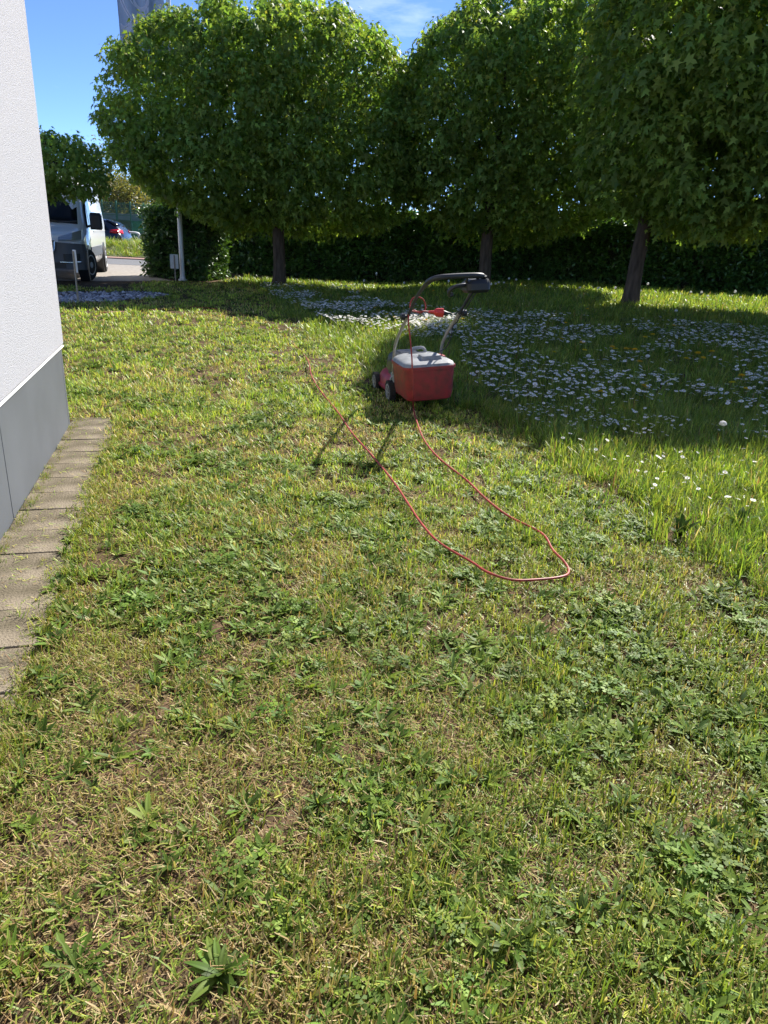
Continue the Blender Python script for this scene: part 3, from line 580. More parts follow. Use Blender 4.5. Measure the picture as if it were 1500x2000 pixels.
def hedge(label, A, B, thick, top, n, seed, scale=1.0, both=.35):
    r = np.random.default_rng(seed); A = np.array(A, float); B = np.array(B, float); L_ = np.linalg.norm(B-A); d = (B-A)/L_; nrm = np.array([d[1], -d[0]])     # nrm points to the camera side
    t = empty('hedge', (*A, float(zt(*A)))); tag(t, label, 'hedge')
    mb = MB(); K = 40; R = []
    for i in range(K+1):
        s = L_*(.004+.992*i/K); c = A+d*s; g = float(zt(*c)); hw = thick/2*.72; tp = top(c)-.14
        R.append([(*(c+nrm*hw-A), g-.1-t.location.z), (*(c+nrm*hw-A), tp-.1-t.location.z), (*(c+nrm*hw*.7-A), tp-t.location.z), (*(c-nrm*hw*.7-A), tp-t.location.z), (*(c-nrm*hw-A), tp-.1-t.location.z), (*(c-nrm*hw-A), g-.1-t.location.z)])
    mb.rings(R); mb.build('light_blocking_core', M_CORE, t)  # solid core added inside the foliage to keep light from passing through
    P = []; H_ = 1.6; areas = np.array([L_*H_, L_*H_*both, L_*thick, thick*H_, thick*H_]); pick = r.choice(5, n, p=areas/areas.sum()); s = r.uniform(0, L_, n); q = r.uniform(-.5, .5, n)*thick; v = r.random(n)
    s = np.where(pick == 3, r.uniform(-.06, .08, n), np.where(pick == 4, L_+r.uniform(-.08, .06, n), s)); bump = .10*(fnoise(s, v*2, 1.6, seed)-.4)+r.normal(0, .035, n)
    q = np.where(pick == 0, thick/2+bump, np.where(pick == 1, -thick/2-bump, q)); c = A[None]+d[None]*s[:, None]+nrm[None]*q[:, None]; g = zt(c[:, 0], c[:, 1])
    tp = np.array([top(p) for p in c]); z = np.where(pick == 2, tp+r.normal(0, .05, n)+.05*(fnoise(s, q, 2.0, seed+1)-.5), g+.03+v*(tp-g-.03))
    P = np.stack([c[:, 0]-A[0], c[:, 1]-A[1], z-t.location.z], -1)
    o = scatter('foliage', P, np.stack([r.normal(0, .5, n), r.normal(0, .5, n), r.uniform(0, 6.28, n)], -1), r.uniform(.8, 1.3, n)*scale, r.integers(0, 6, n), LAUREL, t); o['kind'] = 'stuff'
    return t
hedge('clipped laurel hedge end beside the driveway, behind the flagpole', (-6.45, 20.38), (-4.85, 20.06), 1.3, lambda p: 1.70, 1700, 51, 1.1, 1.0)
hedge('long dark hedge running behind the maples', (-6.0, 24.5), (17.0, 17.9), 1.1, lambda p: 1.78+.016*(p[0]+5), 11000, 52, 1.25)

# ------------------------------------------------------------------ far trees
def far_tree(base, centre, R, n, label, cols, seed, size=2.2, bare=False):
    r = np.random.default_rng(seed); t = empty('broadleaf_tree', base); tag(t, label, 'tree', 'trees beyond the road'); C = np.array(centre)-np.array(base); cr = Crown(r, R, 2.1)
    mb = MB(); mb.tube([(0, 0, -.1), (0, 0, C[2]*.5), tuple(C)], [.25, .2, .08], 8); mb.build('trunk', M_BARK, t)
    for i in range(6):
        a = i*2.4; tip = C+np.array([math.cos(a)*R[0]*.7, math.sin(a)*R[1]*.7, r.uniform(-.2, .8)*R[2]]); mb = MB(); mb.tube([(0, 0, C[2]*.5), tuple((C+tip)/2*np.array([1, 1, .9])), tuple(tip)], [.12, .08, .02], 6); mb.build('limb', M_BARK, t)
    src = source_set('far_spray', [colmesh('far_spray', *laurel(r, 16, .22, (.07, .12), cols), G_FAR) for _ in range(3)])
    d, k = cr.sample(r, n); dp = 1-.5*r.random(len(d))**1.3; P = C+d*(k*dp)[:, None]
    o = scatter('crown', P, np.stack([r.normal(0, .6, len(d)), r.normal(0, .6, len(d)), r.uniform(0, 6.28, len(d))], -1), r.uniform(.8, 1.4, len(d))*size, r.integers(0, 3, len(d)), src, t); o['kind'] = 'stuff'
def far_at(px, py, Y): d = ray(px, py); k = Y/d[1]; return np.array([d[0]*k, Y, CAM_H+d[2]*k])
pale = ((.17, .19, .06), (.20, .21, .07), (.14, .17, .06)); yel = ((.22, .19, .05), (.19, .18, .05), (.15, .16, .05)); mid = ((.08, .13, .035), (.10, .15, .04), (.07, .11, .03))
c = far_at(196, 372, 62); far_tree((c[0], 62, 0), (c[0], 62, 4.0), (2.6, 2.4, 3.2), 420, 'pale feathery tree rising behind the van roof', pale, 71, 1.8)
c = far_at(236, 395, 55); far_tree((c[0], 55, 0), (c[0], 55, 2.9), (2.3, 2.2, 1.9), 420, 'yellowish low tree between the van and the nearest maple crown', yel, 72, 1.9)
c = far_at(276, 412, 58); far_tree((c[0], 58, 0), (c[0], 58, 2.6), (2.6, 2.2, 1.7), 420, 'grey-green bushy tree above the green container', mid, 73, 2.0)
c = far_at(150, 392, 70); far_tree((c[0], 70, 0), (c[0], 70, 3.4), (3.6, 3.0, 2.6), 420, 'mid green tree mostly hidden behind the van', mid, 74, 2.2)
r = np.random.default_rng(75); t = empty('red_leaved_shrub', (*gnd(303, 476)[:2]*1.22, .3)); tag(t, 'reddish brown shrub beyond the road, beside the hedge end', 'shrub')
mb = MB(); [mb.tube([(0, 0, -.2), (.3*math.cos(a), .3*math.sin(a), .7), (.6*math.cos(a*1.3), .6*math.sin(a*1.3), 1.5)], [.03, .025, .01], 5) for a in (0, 1.3, 2.6, 3.9, 5.2)]; mb.build('stem', M_BARK, t)
src = source_set('red_spray', [colmesh('red_spray', *laurel(r, 14, .2, (.06, .10), ((.14, .06, .035), (.17, .10, .05), (.10, .09, .035))), G_FAR) for _ in range(3)])
d = r.normal(size=(420, 3)); d /= np.linalg.norm(d, axis=1)[:, None]; P = d*r.uniform(.4, 1, 420)[:, None]**.5*np.array([1.0, .9, .95])+np.array([0, 0, 1.0])
scatter('foliage', P, r.normal(0, 1, (420, 3)), r.uniform(.9, 1.5, 420), r.integers(0, 3, 420), src, t)['kind'] = 'stuff'

# ------------------------------------------------------------------ lawn mower (local: x right, y forward, origin under the rear axle)
MOW_ROT = Euler((0, math.radians(-4.5), math.radians(15)), 'XYZ')
MOW_M = Matrix.Translation(MOWER_O) @ MOW_ROT.to_matrix().to_4x4()
def mw(p): return np.array(MOW_M @ Vector(p))
mower = empty('lawn_mower', MOWER_O); mower.rotation_euler = MOW_ROT
tag(mower, 'red electric lawn mower with grey-lidded grass box at the edge of the long grass', 'lawn mower')
def sup(hx, y0, y1, z, e=2.8, n=36):
    cy, hy = (y0+y1)/2, (y1-y0)/2; out = []
    for i in range(n):
        a = 2*math.pi*i/n; c, s = math.cos(a), math.sin(a); out.append((hx*math.copysign(abs(c)**(2/e), c), cy+hy*math.copysign(abs(s)**(2/e), s), z))
    return out
mb = MB(); mb.rings([sup(.205, -.02, .64, .055), sup(.222, -.03, .66, .062), sup(.226, -.03, .665, .085), sup(.212, -.025, .645, .092), sup(.208, -.02, .635, .14), sup(.19, -.01, .61, .175), sup(.15, .02, .56, .2), sup(.10, .06, .5, .205)]); mb.build('deck', M_RED, mower)
mb = MB(); mb.rings([rrect(-.145, .145, .06, .47, .06, .195), rrect(-.145, .145, .06, .47, .06, .25), rrect(-.13, .13, .08, .45, .06, .325), rrect(-.10, .10, .11, .41, .06, .36)]); mot = mb.build('motor_cover', M_BLACK, mower)
for i in range(5):
    mb = MB(); mb.box((0, .17+.04*i, .363), (.14, .014, .014)); mb.build('cooling_rib', M_GREY_PL, mot, bevel=.003)
mb = MB(); mb.rings([rrect(-.165, -.085, .10, .30, .02, .19), rrect(-.16, -.09, .11, .29, .02, .30), rrect(-.15, -.10, .13, .27, .02, .31)]); mb.build('side_housing', M_BLACK, mower)
mb = MB(); mb.box((0, -.035, .26), (.36, .05, .19)); mb.build('rear_bulkhead', M_RED_DIRTY, mower, bevel=.012)
# grass box
mb = MB(); bx0, bx1 = -.228, .178
mb.rings([rrect(bx0+.045, bx1-.045, -.455, -.075, .05, .098), rrect(bx0+.022, bx1-.022, -.49, -.065, .06, .112), rrect(bx0+.014, bx1-.012, -.505, -.06, .065, .16), rrect(bx0, bx1, -.505, -.07, .07, .345), rrect(bx0-.010, bx1+.010, -.517, -.065, .075, .348), rrect(bx0-.010, bx1+.010, -.517, -.065, .075, .370)])
box_ = mb.build('grass_box', M_RED_DIRTY, mower)
mb = MB(); mb.rings([[(.128+.009*math.cos(a)*q, -.5045, .165+.009*math.sin(a)*q) for q, a in zip([1, .45]*5, np.arange(10)*math.pi/5)], [(.128+.008*math.cos(a)*q, -.5085, .165+.008*math.sin(a)*q) for q, a in zip([1, .45]*5, np.arange(10)*math.pi/5)]]); mb.build('star_emblem', M_RED, box_)
rc = np.random.default_rng(8); mb = MB()
for i in range(90):
    y, z, L_, a = rc.uniform(-.50, -.12), rc.uniform(.12, .33), rc.uniform(.004, .016), rc.uniform(0, 3.14); x = bx0+.012*(1-(z-.12)/.23)-.002 if y > -.44 else bx0+.012+(-.44-y)*.6; d_ = np.array([0, math.cos(a), math.sin(a)])*L_; n_ = np.array([0, -math.sin(a), math.cos(a)])*.0012
    c_ = np.array([x, y, z]); mb.add([c_-n_, c_+n_, c_+d_+n_, c_+d_-n_], [(0, 1, 2, 3)])
mb.build('stuck_clippings', mat('dry_clipping_green', (.20, .20, .07), .8), box_)['kind'] = 'stuff'
mb = MB(); mb.rings([rrect(bx0-.004, bx1+.004, -.51, -.07, .07, .3705), rrect(bx0+.004, bx1-.004, -.50, -.07, .07, .388), rrect(bx0+.022, bx1-.022, -.475, -.075, .06, .398), rrect(bx0+.035, bx1-.035, -.455, -.08, .055, .402), rrect(bx0+.07, bx1-.07, -.36, -.09, .05, .412), rrect(bx0+.09, bx1-.09, -.33, -.10, .04, .414)]); lid = mb.build('lid', M_GREY_PL, box_)
mb = MB(); mb.rings([rrect(-.075, .095, -.43, -.29, .012, .395), rrect(-.065, .085, -.415, -.30, .012, .434), rrect(-.06, .08, -.41, -.305, .01, .437)]); mb.build('raised_grip', M_GREY_PL, lid)
mb = MB(); mb.box((.122, -.27, .408), (.06, .10, .012), Matrix.Rotation(.12, 3, 'Y')); mb.build('warning_label', M_LABEL, lid, bevel=.002)
mb = MB(); mb.tube(spline([(-.075, -.12, .40), (-.07, -.11, .425), (-.045, -.10, .445), (.02, -.10, .45), (.045, -.105, .435), (.05, -.12, .40)], 5), .0135, 8); mb.build('carry_handle', M_GREY_PL, lid)
mb = MB(); mb.rings([rrect(-.19, .15, -.10, -.02, .02, .33), rrect(-.17, .13, -.09, .03, .02, .395)]); mb.build('rear_flap', M_BLACK, mower)
for sx in (-1, 1):
    mb = MB(); mb.tube([(sx*.19, -.012, .21), (sx*.20, -.025, .27), (sx*.20, -.07, .42), (sx*.20, -.10, .475), (sx*.20, -.20, .56), (sx*.20, -.34, .655), (sx*.20, -.50, .75)], .0125, 10); mb.build('lower_handle_tube', M_TUBE, mower)
    mb = MB(); mb.box((sx*.19, 0, .205), (.03, .09, .07)); mb.tube([(sx*.16, .02, .24), (sx*.215, .0, .2), (sx*.225, .02, .13)], .010, 6); mb.build('handle_bracket', M_GREY_PL, mower, bevel=.004)
    mb = MB(); prof = [(0, .012), (.010, .014), (.014, .026), (.040, .024), (.044, .018)]; mb.lathe(prof if sx > 0 else [(-a, q) for a, q in prof[::-1]], (sx*.212, -.50, .75), 'X', 14); mb.build('clamp_knob', M_BLACK, mower)
up = [(-.20, -.44, .715), (-.20, -.50, .75), (-.20, -.61, .825), (-.20, -.73, .905), (-.198, -.86, .97), (-.192, -.97, 1.02), (-.172, -1.035, 1.045), (-.13, -1.06, 1.055), (-.05, -1.065, 1.058)]
up = up+[(-x, y, z) for x, y, z in up[::-1]]
mb = MB(); P = spline(up, 4); mb.tube(P, [.0115 if p[2] < .97 else .0115+.006*min(1, (p[2]-.97)/.05) for p in P], 12); mb.build('upper_handle', M_FOAM, mower)
mb = MB(); mb.rings([rrect(.06, .20, -1.07, -.95, .025, .945), rrect(.045, .212, -1.09, -.935, .03, .965), rrect(.045, .212, -1.09, -.94, .03, 1.005), rrect(.075, .205, -1.07, -.97, .02, 1.03)]); sw = mb.build('switch_box', M_BLACK, mower)
mb = MB(); mb.tube(spline([(.07, -1.03, .995), (.02, -1.04, .995), (-.035, -1.035, .985), (-.058, -1.02, .96), (-.052, -1.01, .935), (-.03, -1.01, .94)], 5), .014, 8); mb.build('lever', M_BLACK, sw)
for P in ([(.13, -1.04, 1.02), (.13, -1.055, 1.05)], [(.18, -1.04, 1.02), (.18, -1.055, 1.05)], [(.06, -1.05, 1.0), (.045, -1.06, 1.03), (.055, -1.065, 1.05)]):
    mb = MB(); mb.tube(P, .011, 6); mb.build('clip', M_BLACK, sw)
mb = MB(); mb.tube(spline([(.16, -.97, .955), (.185, -.88, .93), (.213, -.74, .885), (.217, -.57, .78), (.214, -.46, .715), (.214, -.40, .67), (.208, -.33, .63), (.20, -.30, .54), (.18, -.22, .45), (.14, -.10, .40)], 5), .0042, 6); mb.build('motor_cord', M_BLACK, mower)
def wheel(parent, c, R_, w, tread, face):
    hub = empty('wheel', c); hub.parent = parent
    mb = MB(); mb.lathe([(-w/2+.003, R_*.70), (-w/2, R_*.78), (-w/2, R_*.93), (-w/2+.006, R_*.985), (0, R_), (w/2-.006, R_*.985), (w/2, R_*.93), (w/2, R_*.78), (w/2-.003, R_*.70)], (0, 0, 0), 'X', 30)
    for i in range(tread):
        a = 2*math.pi*i/tread
        for s_ in (-1, 1): mb.box((s_*w*.24, math.cos(a+.1*s_)*R_, math.sin(a+.1*s_)*R_), (w*.42, R_*.11, R_*.06), Matrix.Rotation(a+.1*s_-math.pi/2, 3, 'X'))
    mb.build('tyre', M_RUBBER, hub)
    mb = MB(); pr = [(0, .001), (.004, R_*.16), (.004, R_*.2), (-.008, R_*.26), (-.008, R_*.52), (0, R_*.60), (.002, R_*.70), (-.004, R_*.74)]; o_ = w/2*face
    mb.lathe([(o_+a*face, q) for a, q in pr], (0, 0, 0), 'X', 26)
    for i in range(6):
        a = 2*math.pi*i/6; mb.box((o_-.002*face, math.cos(a)*R_*.4, math.sin(a)*R_*.4), (.010, R_*.10, R_*.34), Matrix.Rotation(a-math.pi/2, 3, 'X'))
    mb.build('rim', M_HUB, hub); return hub
wheel(mower, (-.222, 0, .09), .09, .05, 26, -1); wheel(mower, (.212, 0, .09), .09, .05, 26, 1)
wheel(mower, (-.222, .5, .08), .08, .046, 26, -1); wheel(mower, (.212, .5, .08), .08, .046, 26, 1)
mb = MB(); mb.tube([(-.2, 0, .09), (.2, 0, .09)], .009, 8); mb.build('axle', M_TUBE, mower); mb = MB(); mb.tube([(-.2, .5, .08), (.2, .5, .08)], .009, 8); mb.build('axle', M_TUBE, mower)

# ------------------------------------------------------------------ extension cable
ext = empty('extension_cable', tuple(gnd(1100, 1105))); E0 = np.array(ext.location); tag(ext, 'long red extension cable looping over the mown lawn to the mower handle', 'cable')
GP = [(808, 800, .05), (815, 826, .042), (830, 862, .044), (860, 897, .042), (905, 936, .034), (950, 972, .040), (1000, 1008, .038), (1045, 1040, .044), (1080, 1073, .044), (1104, 1098, .046), (1107, 1112, .046), (1092, 1125, .046), (1052, 1132, .046), (1000, 1132, .046), (955, 1118, .046), (918, 1095, .046), (870, 1060, .046), (830, 1024, .046), (800, 985, .046), (770, 945, .046), (730, 893, .046), (690, 847, .046), (660, 803, .046), (632, 764, .046), (612, 735, .046), (602, 708, .046), (590, 690, .02), (570, 668, .018), (548, 650, .02), (500, 622, .012), (440, 606, .010), (380, 600, .030), (345, 602, .008), (308, 604, .024), (260, 607, .008), (205, 610, .032), (170, 611, .010), (120, 613, .012), (60, 616, .012)]
ground_pts = [gnd(a, b, c) for a, b, c in GP]
r4 = np.random.default_rng(3)
for p in ground_pts[4:]: p[:2] += r4.normal(0, .009, 2); p[2] += r4.uniform(-.008, .004)
hang = [None]+[far_at(px, py, Y) for px, py, Y in ((799, 612, 5.36), (798, 632, 5.34), (801, 660, 5.33), (804, 692, 5.31), (805, 715, 5.29), (806, 745, 5.30), (807, 775, 5.31))]
loop = [far_at(px, py, Y) for px, py, Y in ((838, 609, 5.36), (826, 608, 5.33), (812, 609, 5.32), (803, 606, 5.32), (801, 595, 5.34), (805, 584, 5.36), (815, 580, 5.38), (826, 584, 5.38), (831, 595, 5.37), (830, 606, 5.36), (820, 611, 5.35), (808, 606, 5.34))]
pts = spline(loop+hang[1:]+ground_pts, 6); mb = MB(); mb.tube([p-E0 for p in pts], .0056, 8); mb.build('cord', M_CABLE, ext)
a, b = far_at(836, 609, 5.36), far_at(866, 611, 5.37); d = (b-a); L_ = np.linalg.norm(d); d /= L_
mb = MB(); prof = [(0, .008), (.02, .011), (.045, .013), (.05, .021), (.06, .030), (L_-.004, .033), (L_, .030)]
U = np.cross(d, [0, 0, 1]); U /= np.linalg.norm(U); W = np.cross(U, d)
mb.rings([[a+d*s+(U*math.cos(6.283*j/18)+W*math.sin(6.283*j/18))*q*(1+.06*math.cos(6*6.283*j/18)*(q > .025))-E0 for j in range(18)] for s, q in prof]); con = mb.build('connector', M_PLUG, ext)
mb = MB(); mb.tube([b-d*.004-E0, b+d*.012-E0, b+d*.03-E0, b+d*.055-E0], [.019, .017, .010, .006], 10); mb.tube([p-E0 for p in spline([b+d*.05, far_at(886, 614, 5.40), far_at(899, 606, 5.42), far_at(908, 592, 5.35)], 5)], .0045, 6); mb.build('mower_plug', M_BLACK, ext)

# ------------------------------------------------------------------ flagpole and banner
pb = gnd(357, 548); pole = empty('flagpole', tuple(pb)); tag(pole, 'tall pale metal flagpole standing before the clipped hedge end', 'flagpole')
mb = MB(); mb.tube([(0, 0, -.05), (0, 0, 3), (0, 0, 6.2)], [.062, .058, .052], 16); mb.build('lower_tube', M_POLE, pole)
mb = MB(); mb.tube([(0, 0, 6.2), (0, 0, 8.6)], [.044, .04], 16); mb.build('upper_tube', M_POLE, pole)
mb = MB(); mb.lathe([(-.02, .11), (.03, .11), (.05, .075), (.12, .07), (.12, .062)], (0, 0, 0), 'Z', 20); mb.build('base_collar', M_POLE, pole)
mb = MB(); mb.lathe([(8.6, .02), (8.62, .05), (8.68, .055), (8.73, .02)], (0, 0, 0), 'Z', 14); mb.build('cap', M_POLE, pole)
mb = MB(); mb.tube([(0, 0, 8.45), (-1.16, 0, 8.45)], .016, 8); mb.build('banner_arm', M_POLE, pole)
FW, FZ0, FZ1 = 1.06, 4.45, 8.42
flag = empty('banner_flag', (pb[0]-.10, pb[1]-.01, FZ0)); tag(flag, 'blue-grey banner with pale curved swooshes hanging from the flagpole', 'flag')
def fpos(u, v, off=0.0):                        # u 0 (outer edge) .. 1 (pole), v height in m above the hem
    c = .70-.20*(1-min(1, v/1.9)); w = (u-c)/.07
    dy = .05*math.sin(u*5.1+v*.8)+.10*math.exp(-w*w)*(.5+.5*math.sin(v*1.3+.6))+.02*math.sin(u*17+v*2.3)
    return (-FW+u*FW+.02*math.sin(v*1.7), -dy-off, v)
m_, nt, b_ = newmat('banner_cloth'); b_.inputs['Base Color'].default_value = (.26, .32, .42, 1); b_.inputs['Roughness'].default_value = .7
t_ = nt.nodes.new('ShaderNodeBsdfTranslucent'); t_.inputs['Color'].default_value = (.30, .37, .50, 1); x_ = nt.nodes.new('ShaderNodeMixShader'); x_.inputs[0].default_value = .45
nt.links.new(b_.outputs[0], x_.inputs[1]); nt.links.new(t_.outputs[0], x_.inputs[2]); nt.links.new(x_.outputs[0], nt.nodes['Material Output'].inputs['Surface'])
m2, nt, b_ = newmat('banner_print'); b_.inputs['Base Color'].default_value = (.72, .72, .80, 1); b_.inputs['Roughness'].default_value = .7
t_ = nt.nodes.new('ShaderNodeBsdfTranslucent'); t_.inputs['Color'].default_value = (.75, .75, .84, 1); x_ = nt.nodes.new('ShaderNodeMixShader'); x_.inputs[0].default_value = .45
nt.links.new(b_.outputs[0], x_.inputs[1]); nt.links.new(t_.outputs[0], x_.inputs[2]); nt.links.new(x_.outputs[0], nt.nodes['Material Output'].inputs['Surface'])
nu, nv = 36, 60; mb = MB(); mb.add([fpos(i/nu, (FZ1-FZ0)*j/nv) for j in range(nv+1) for i in range(nu+1)], [(j*(nu+1)+i, j*(nu+1)+i+1, (j+1)*(nu+1)+i+1, (j+1)*(nu+1)+i) for j in range(nv) for i in range(nu)]); cloth = mb.build('cloth', m_, flag); cloth.modifiers.new('thick', 'SOLIDIFY').thickness = .002
def uvp(zx, zy):                                # traced banner coordinates -> (u, height)
    px, py = 200+zx*160/1500, zy*160/1500; q = far_at(px, py, pb[1]); return (q[0]-(pb[0]-.10)+FW)/FW, q[2]-FZ0
def swoosh(P, W):
    P = spline([uvp(*p) for p in P], 6); W = np.interp(np.linspace(0, 1, len(P)), np.linspace(0, 1, len(W)), W)*160/1500*pb[1]/F_PX*1.06; mb = MB(); R = []
    for i, p in enumerate(P):
        t = P[min(i+1, len(P)-1)]-P[max(i-1, 0)]; t = t*np.array([FW, 1]); t /= np.linalg.norm(t); n_ = np.array([-t[1]/FW, t[0]])
        R.append([fpos(min(1.0, max(0.0, (p+n_*W[i]*k)[0])), min(FZ1-FZ0, (p+n_*W[i]*k)[1]), .005) for k in (-.5, -.17, .17, .5)])
    mb.rings(R, False, False, closed=False); return mb.build('swoosh', m2, cloth)
swoosh([(300, -160), (330, 0), (400, 170), (510, 355), (600, 455)], [26, 24, 20]); swoosh([(340, -160), (375, 0), (440, 165), (545, 335), (640, 430)], [22, 20, 16])
swoosh([(625, 465), (730, 545), (830, 620), (980, 625)], [18, 22, 30]); swoosh([(645, 440), (760, 520), (860, 580), (985, 560)], [14, 20, 28])
swoosh([(338, 440), (370, 505), (430, 540), (510, 495), (600, 385), (690, 270), (760, 150)], [8, 60, 88, 92, 84, 76, 60])
swoosh([(560, -60), (590, 60), (650, 140), (730, 155), (800, 120), (830, 60), (840, -60)], [18, 34, 42, 46, 54, 44, 24]); swoosh([(830, 150), (840, 230), (850, 300)], [30, 22, 6])
swoosh([(640, 735), (700, 745), (730, 730)], [10, 14, 8]); swoosh([(480, -60), (545, 60), (600, 130)], [14, 16, 6])

# ------------------------------------------------------------------ two little stake signs
def stake(base, label, h, board, dx, tilt, rz):
    t = empty('stake_sign', tuple(base), rz); tag(t, label, 'sign', 'small signs on stakes'); mb = MB(); mb.box((0, 0, h/2-.03), (.034, .022, h+.06), Matrix.Rotation(tilt, 3, 'Y')); mb.build('stake', M_WOOD, t, bevel=.002)
    mb = MB(); mb.box((dx, .018, h-board[1]/2+.02), (board[0], .008, board[1]), Matrix.Rotation(tilt, 3, 'Y')); mb.build('board', M_BOARD, t, bevel=.001); return t
stake(gnd(153, 592), 'pale wooden stake with a narrow white board at the gravel bed', .83, (.20, .36), .0, math.radians(-1), math.radians(-52))
stake(gnd(343, 549), 'small white board on a thin stake beside the flagpole foot', .62, (.20, .34), -.01, 0, math.radians(10))

# ------------------------------------------------------------------ white van (local: +y forward, origin on the ground under the front axle)
vyaw = math.radians(196); vo = np.array([-7.28, 17.55])-np.array([math.cos(vyaw), math.sin(vyaw)])*-.93
van = empty('delivery_van', (vo[0], vo[1], .012), vyaw); tag(van, 'white delivery van with grey bumper parked on the driveway', 'van')
def body(st, parent, m, name='body'):
    R = []
    for y, w, zb_, zm, wt, ztp in st:
        h = [(w*.90, zb_), (w*.985, zb_+.10), (w, zb_+.25*(zm-zb_)+.05), (w*1.0, zm), (w*.35+wt*.65, zm+(ztp-.1-zm)*.62), (wt, ztp-.10), (wt*.95, ztp-.035), (wt*.82, ztp)]
        R.append([(x, y, z) for x, z in h]+[(0, y, ztp+.02)]+[(-x, y, z) for x, z in h[::-1]])
    mb = MB(); mb.rings(R); return mb.build(name, m, parent, angle=50)
VS = [(.87, .62, .34, .70, .56, .84), (.83, .76, .32, .78, .68, .95), (.73, .87, .30, .82, .77, 1.00), (.50, .96, .28, .90, .85, 1.07), (.25, .995, .28, .98, .88, 1.14), (.10, 1.0, .28, 1.02, .88, 1.19), (-.10, 1.0, .28, 1.08, .87, 1.45), (-.38, 1.0, .28, 1.18, .86, 1.83), (-.62, 1.0, .28, 1.22, .86, 2.10), (-.80, 1.0, .28, 1.25, .86, 2.27), (-1.2, 1.0, .28, 1.25, .87, 2.32), (-4.35, 1.0, .30, 1.25, .88, 2.33), (-4.55, .985, .32, 1.25, .86, 2.28), (-4.6, .96, .36, 1.25, .84, 2.2)]
vb = body(VS, van, M_VANW)
def side_x(z): return 1.0 if z < 1.22 else 1.0-(z-1.22)*.118
def strip(P, off, m, name, parent):              # a thin plate on both faces of the van side, P = [(y, z)]
    for sx in (-1, 1):
        n = len(P); mb = MB(); a = [(sx*(side_x(z)+off), y, z) for y, z in P]; b = [(sx*(side_x(z)-.03), y, z) for y, z in P]
        if sx > 0: a, b = a[::-1], b[::-1]
        mb.rings([b, a], True, True); mb.build(name, m, parent, smooth=False)
# windscreen
mb = MB(); R = []
for i in range(7):
    q = i/6; y = .075+(-.64-.075)*q; z = 1.215+(2.08-1.215)*q; hw = .83-.06*q
    R.append([(x*hw, y+.03-.05*x*x, z+.035-.03*x*x) for x in np.linspace(-1, 1, 11)])
mb.rings(R, False, False, closed=False); ws = mb.build('windscreen', M_GLASS, van); ws.modifiers.new('thick', 'SOLIDIFY').thickness = .02
for sx in (-.4, .32):
    mb = MB(); mb.tube([(sx, .12, 1.245), (sx-.42, .07, 1.29)], .012, 6); mb.build('wiper', M_BLACK, ws)
strip([(-.22, 1.20), (-1.28, 1.20), (-1.28, 1.88), (-.68, 1.88)], .012, M_GLASS, 'side_window', van)
strip([(-.56, 1.20), (-.58, 1.20), (-.58, 1.80), (-.56, 1.80)], .016, M_BLACK, 'window_bar', van)
strip([(-1.36, .45), (-1.375, .45), (-1.375, 2.1), (-1.36, 2.1)], .004, M_BLACK, 'door_seam', van)
strip([(-.20, .80), (-.212, .80), (-.26, 1.25), (-.25, 1.25)], .004, M_BLACK, 'door_seam', van)
strip([(-2.75, .45), (-2.762, .45), (-2.762, 2.1), (-2.75, 2.1)], .004, M_BLACK, 'door_seam', van)
strip([(-.52, .50), (-3.05, .50), (-3.05, .72), (-.52, .72)], .018, M_VANG, 'rub_panel', van)
strip([(-1.4, 1.06), (-4.3, 1.06), (-4.3, 1.10), (-1.4, 1.10)], .012, M_VANW, 'body_crease', van)
strip([(-1.5, 1.52), (-4.2, 1.52), (-4.2, 1.56), (-1.5, 1.56)], .010, M_VANW, 'body_crease', van)
strip([(-.95, 1.12), (-1.22, 1.12), (-1.22, 1.16), (-.95, 1.16)], .03, M_BLACK, 'door_handle', van)
def plan(x): x = abs(x); return .985-.07*x*x-.30*max(0, x-.62)**1.6*3.2
def front_patch(x0, x1, zf, name, m, off, par, n=12, tilt=.0):
    xs = np.linspace(x0, x1, n); A, B = [], []
    for x in xs:
        za, zb_ = zf(x); A.append((x, plan(x)+off, za)); B.append((x, plan(x)+off-tilt*(zb_-za), zb_))
    back = [[(p[0], p[1]-.10, p[2]) for p in q] for q in (A, B)]
    mb = MB(); R = [[back[0][i], A[i], B[i], back[1][i]] for i in range(n)]; mb.rings(R); return mb.build(name, m, par, angle=60)
bump = front_patch(-1.02, 1.02, lambda x: (.27, .86-.05*abs(x)), 'bumper', M_VANG, .01, van, 26, .05)
front_patch(-.40, .40, lambda x: (.60, .84), 'grille', M_BLACK, .03, bump)
mb = MB(); mb.tube([(-.44, 1.02, .86), (-.42, 1.02, .70), (-.36, 1.02, .60), (0, 1.03, .585), (.36, 1.02, .60), (.42, 1.02, .70), (.44, 1.02, .86), (0, 1.03, .875), (-.44, 1.02, .86)], .018, 8); mb.build('grille_surround', M_CHROME, bump)
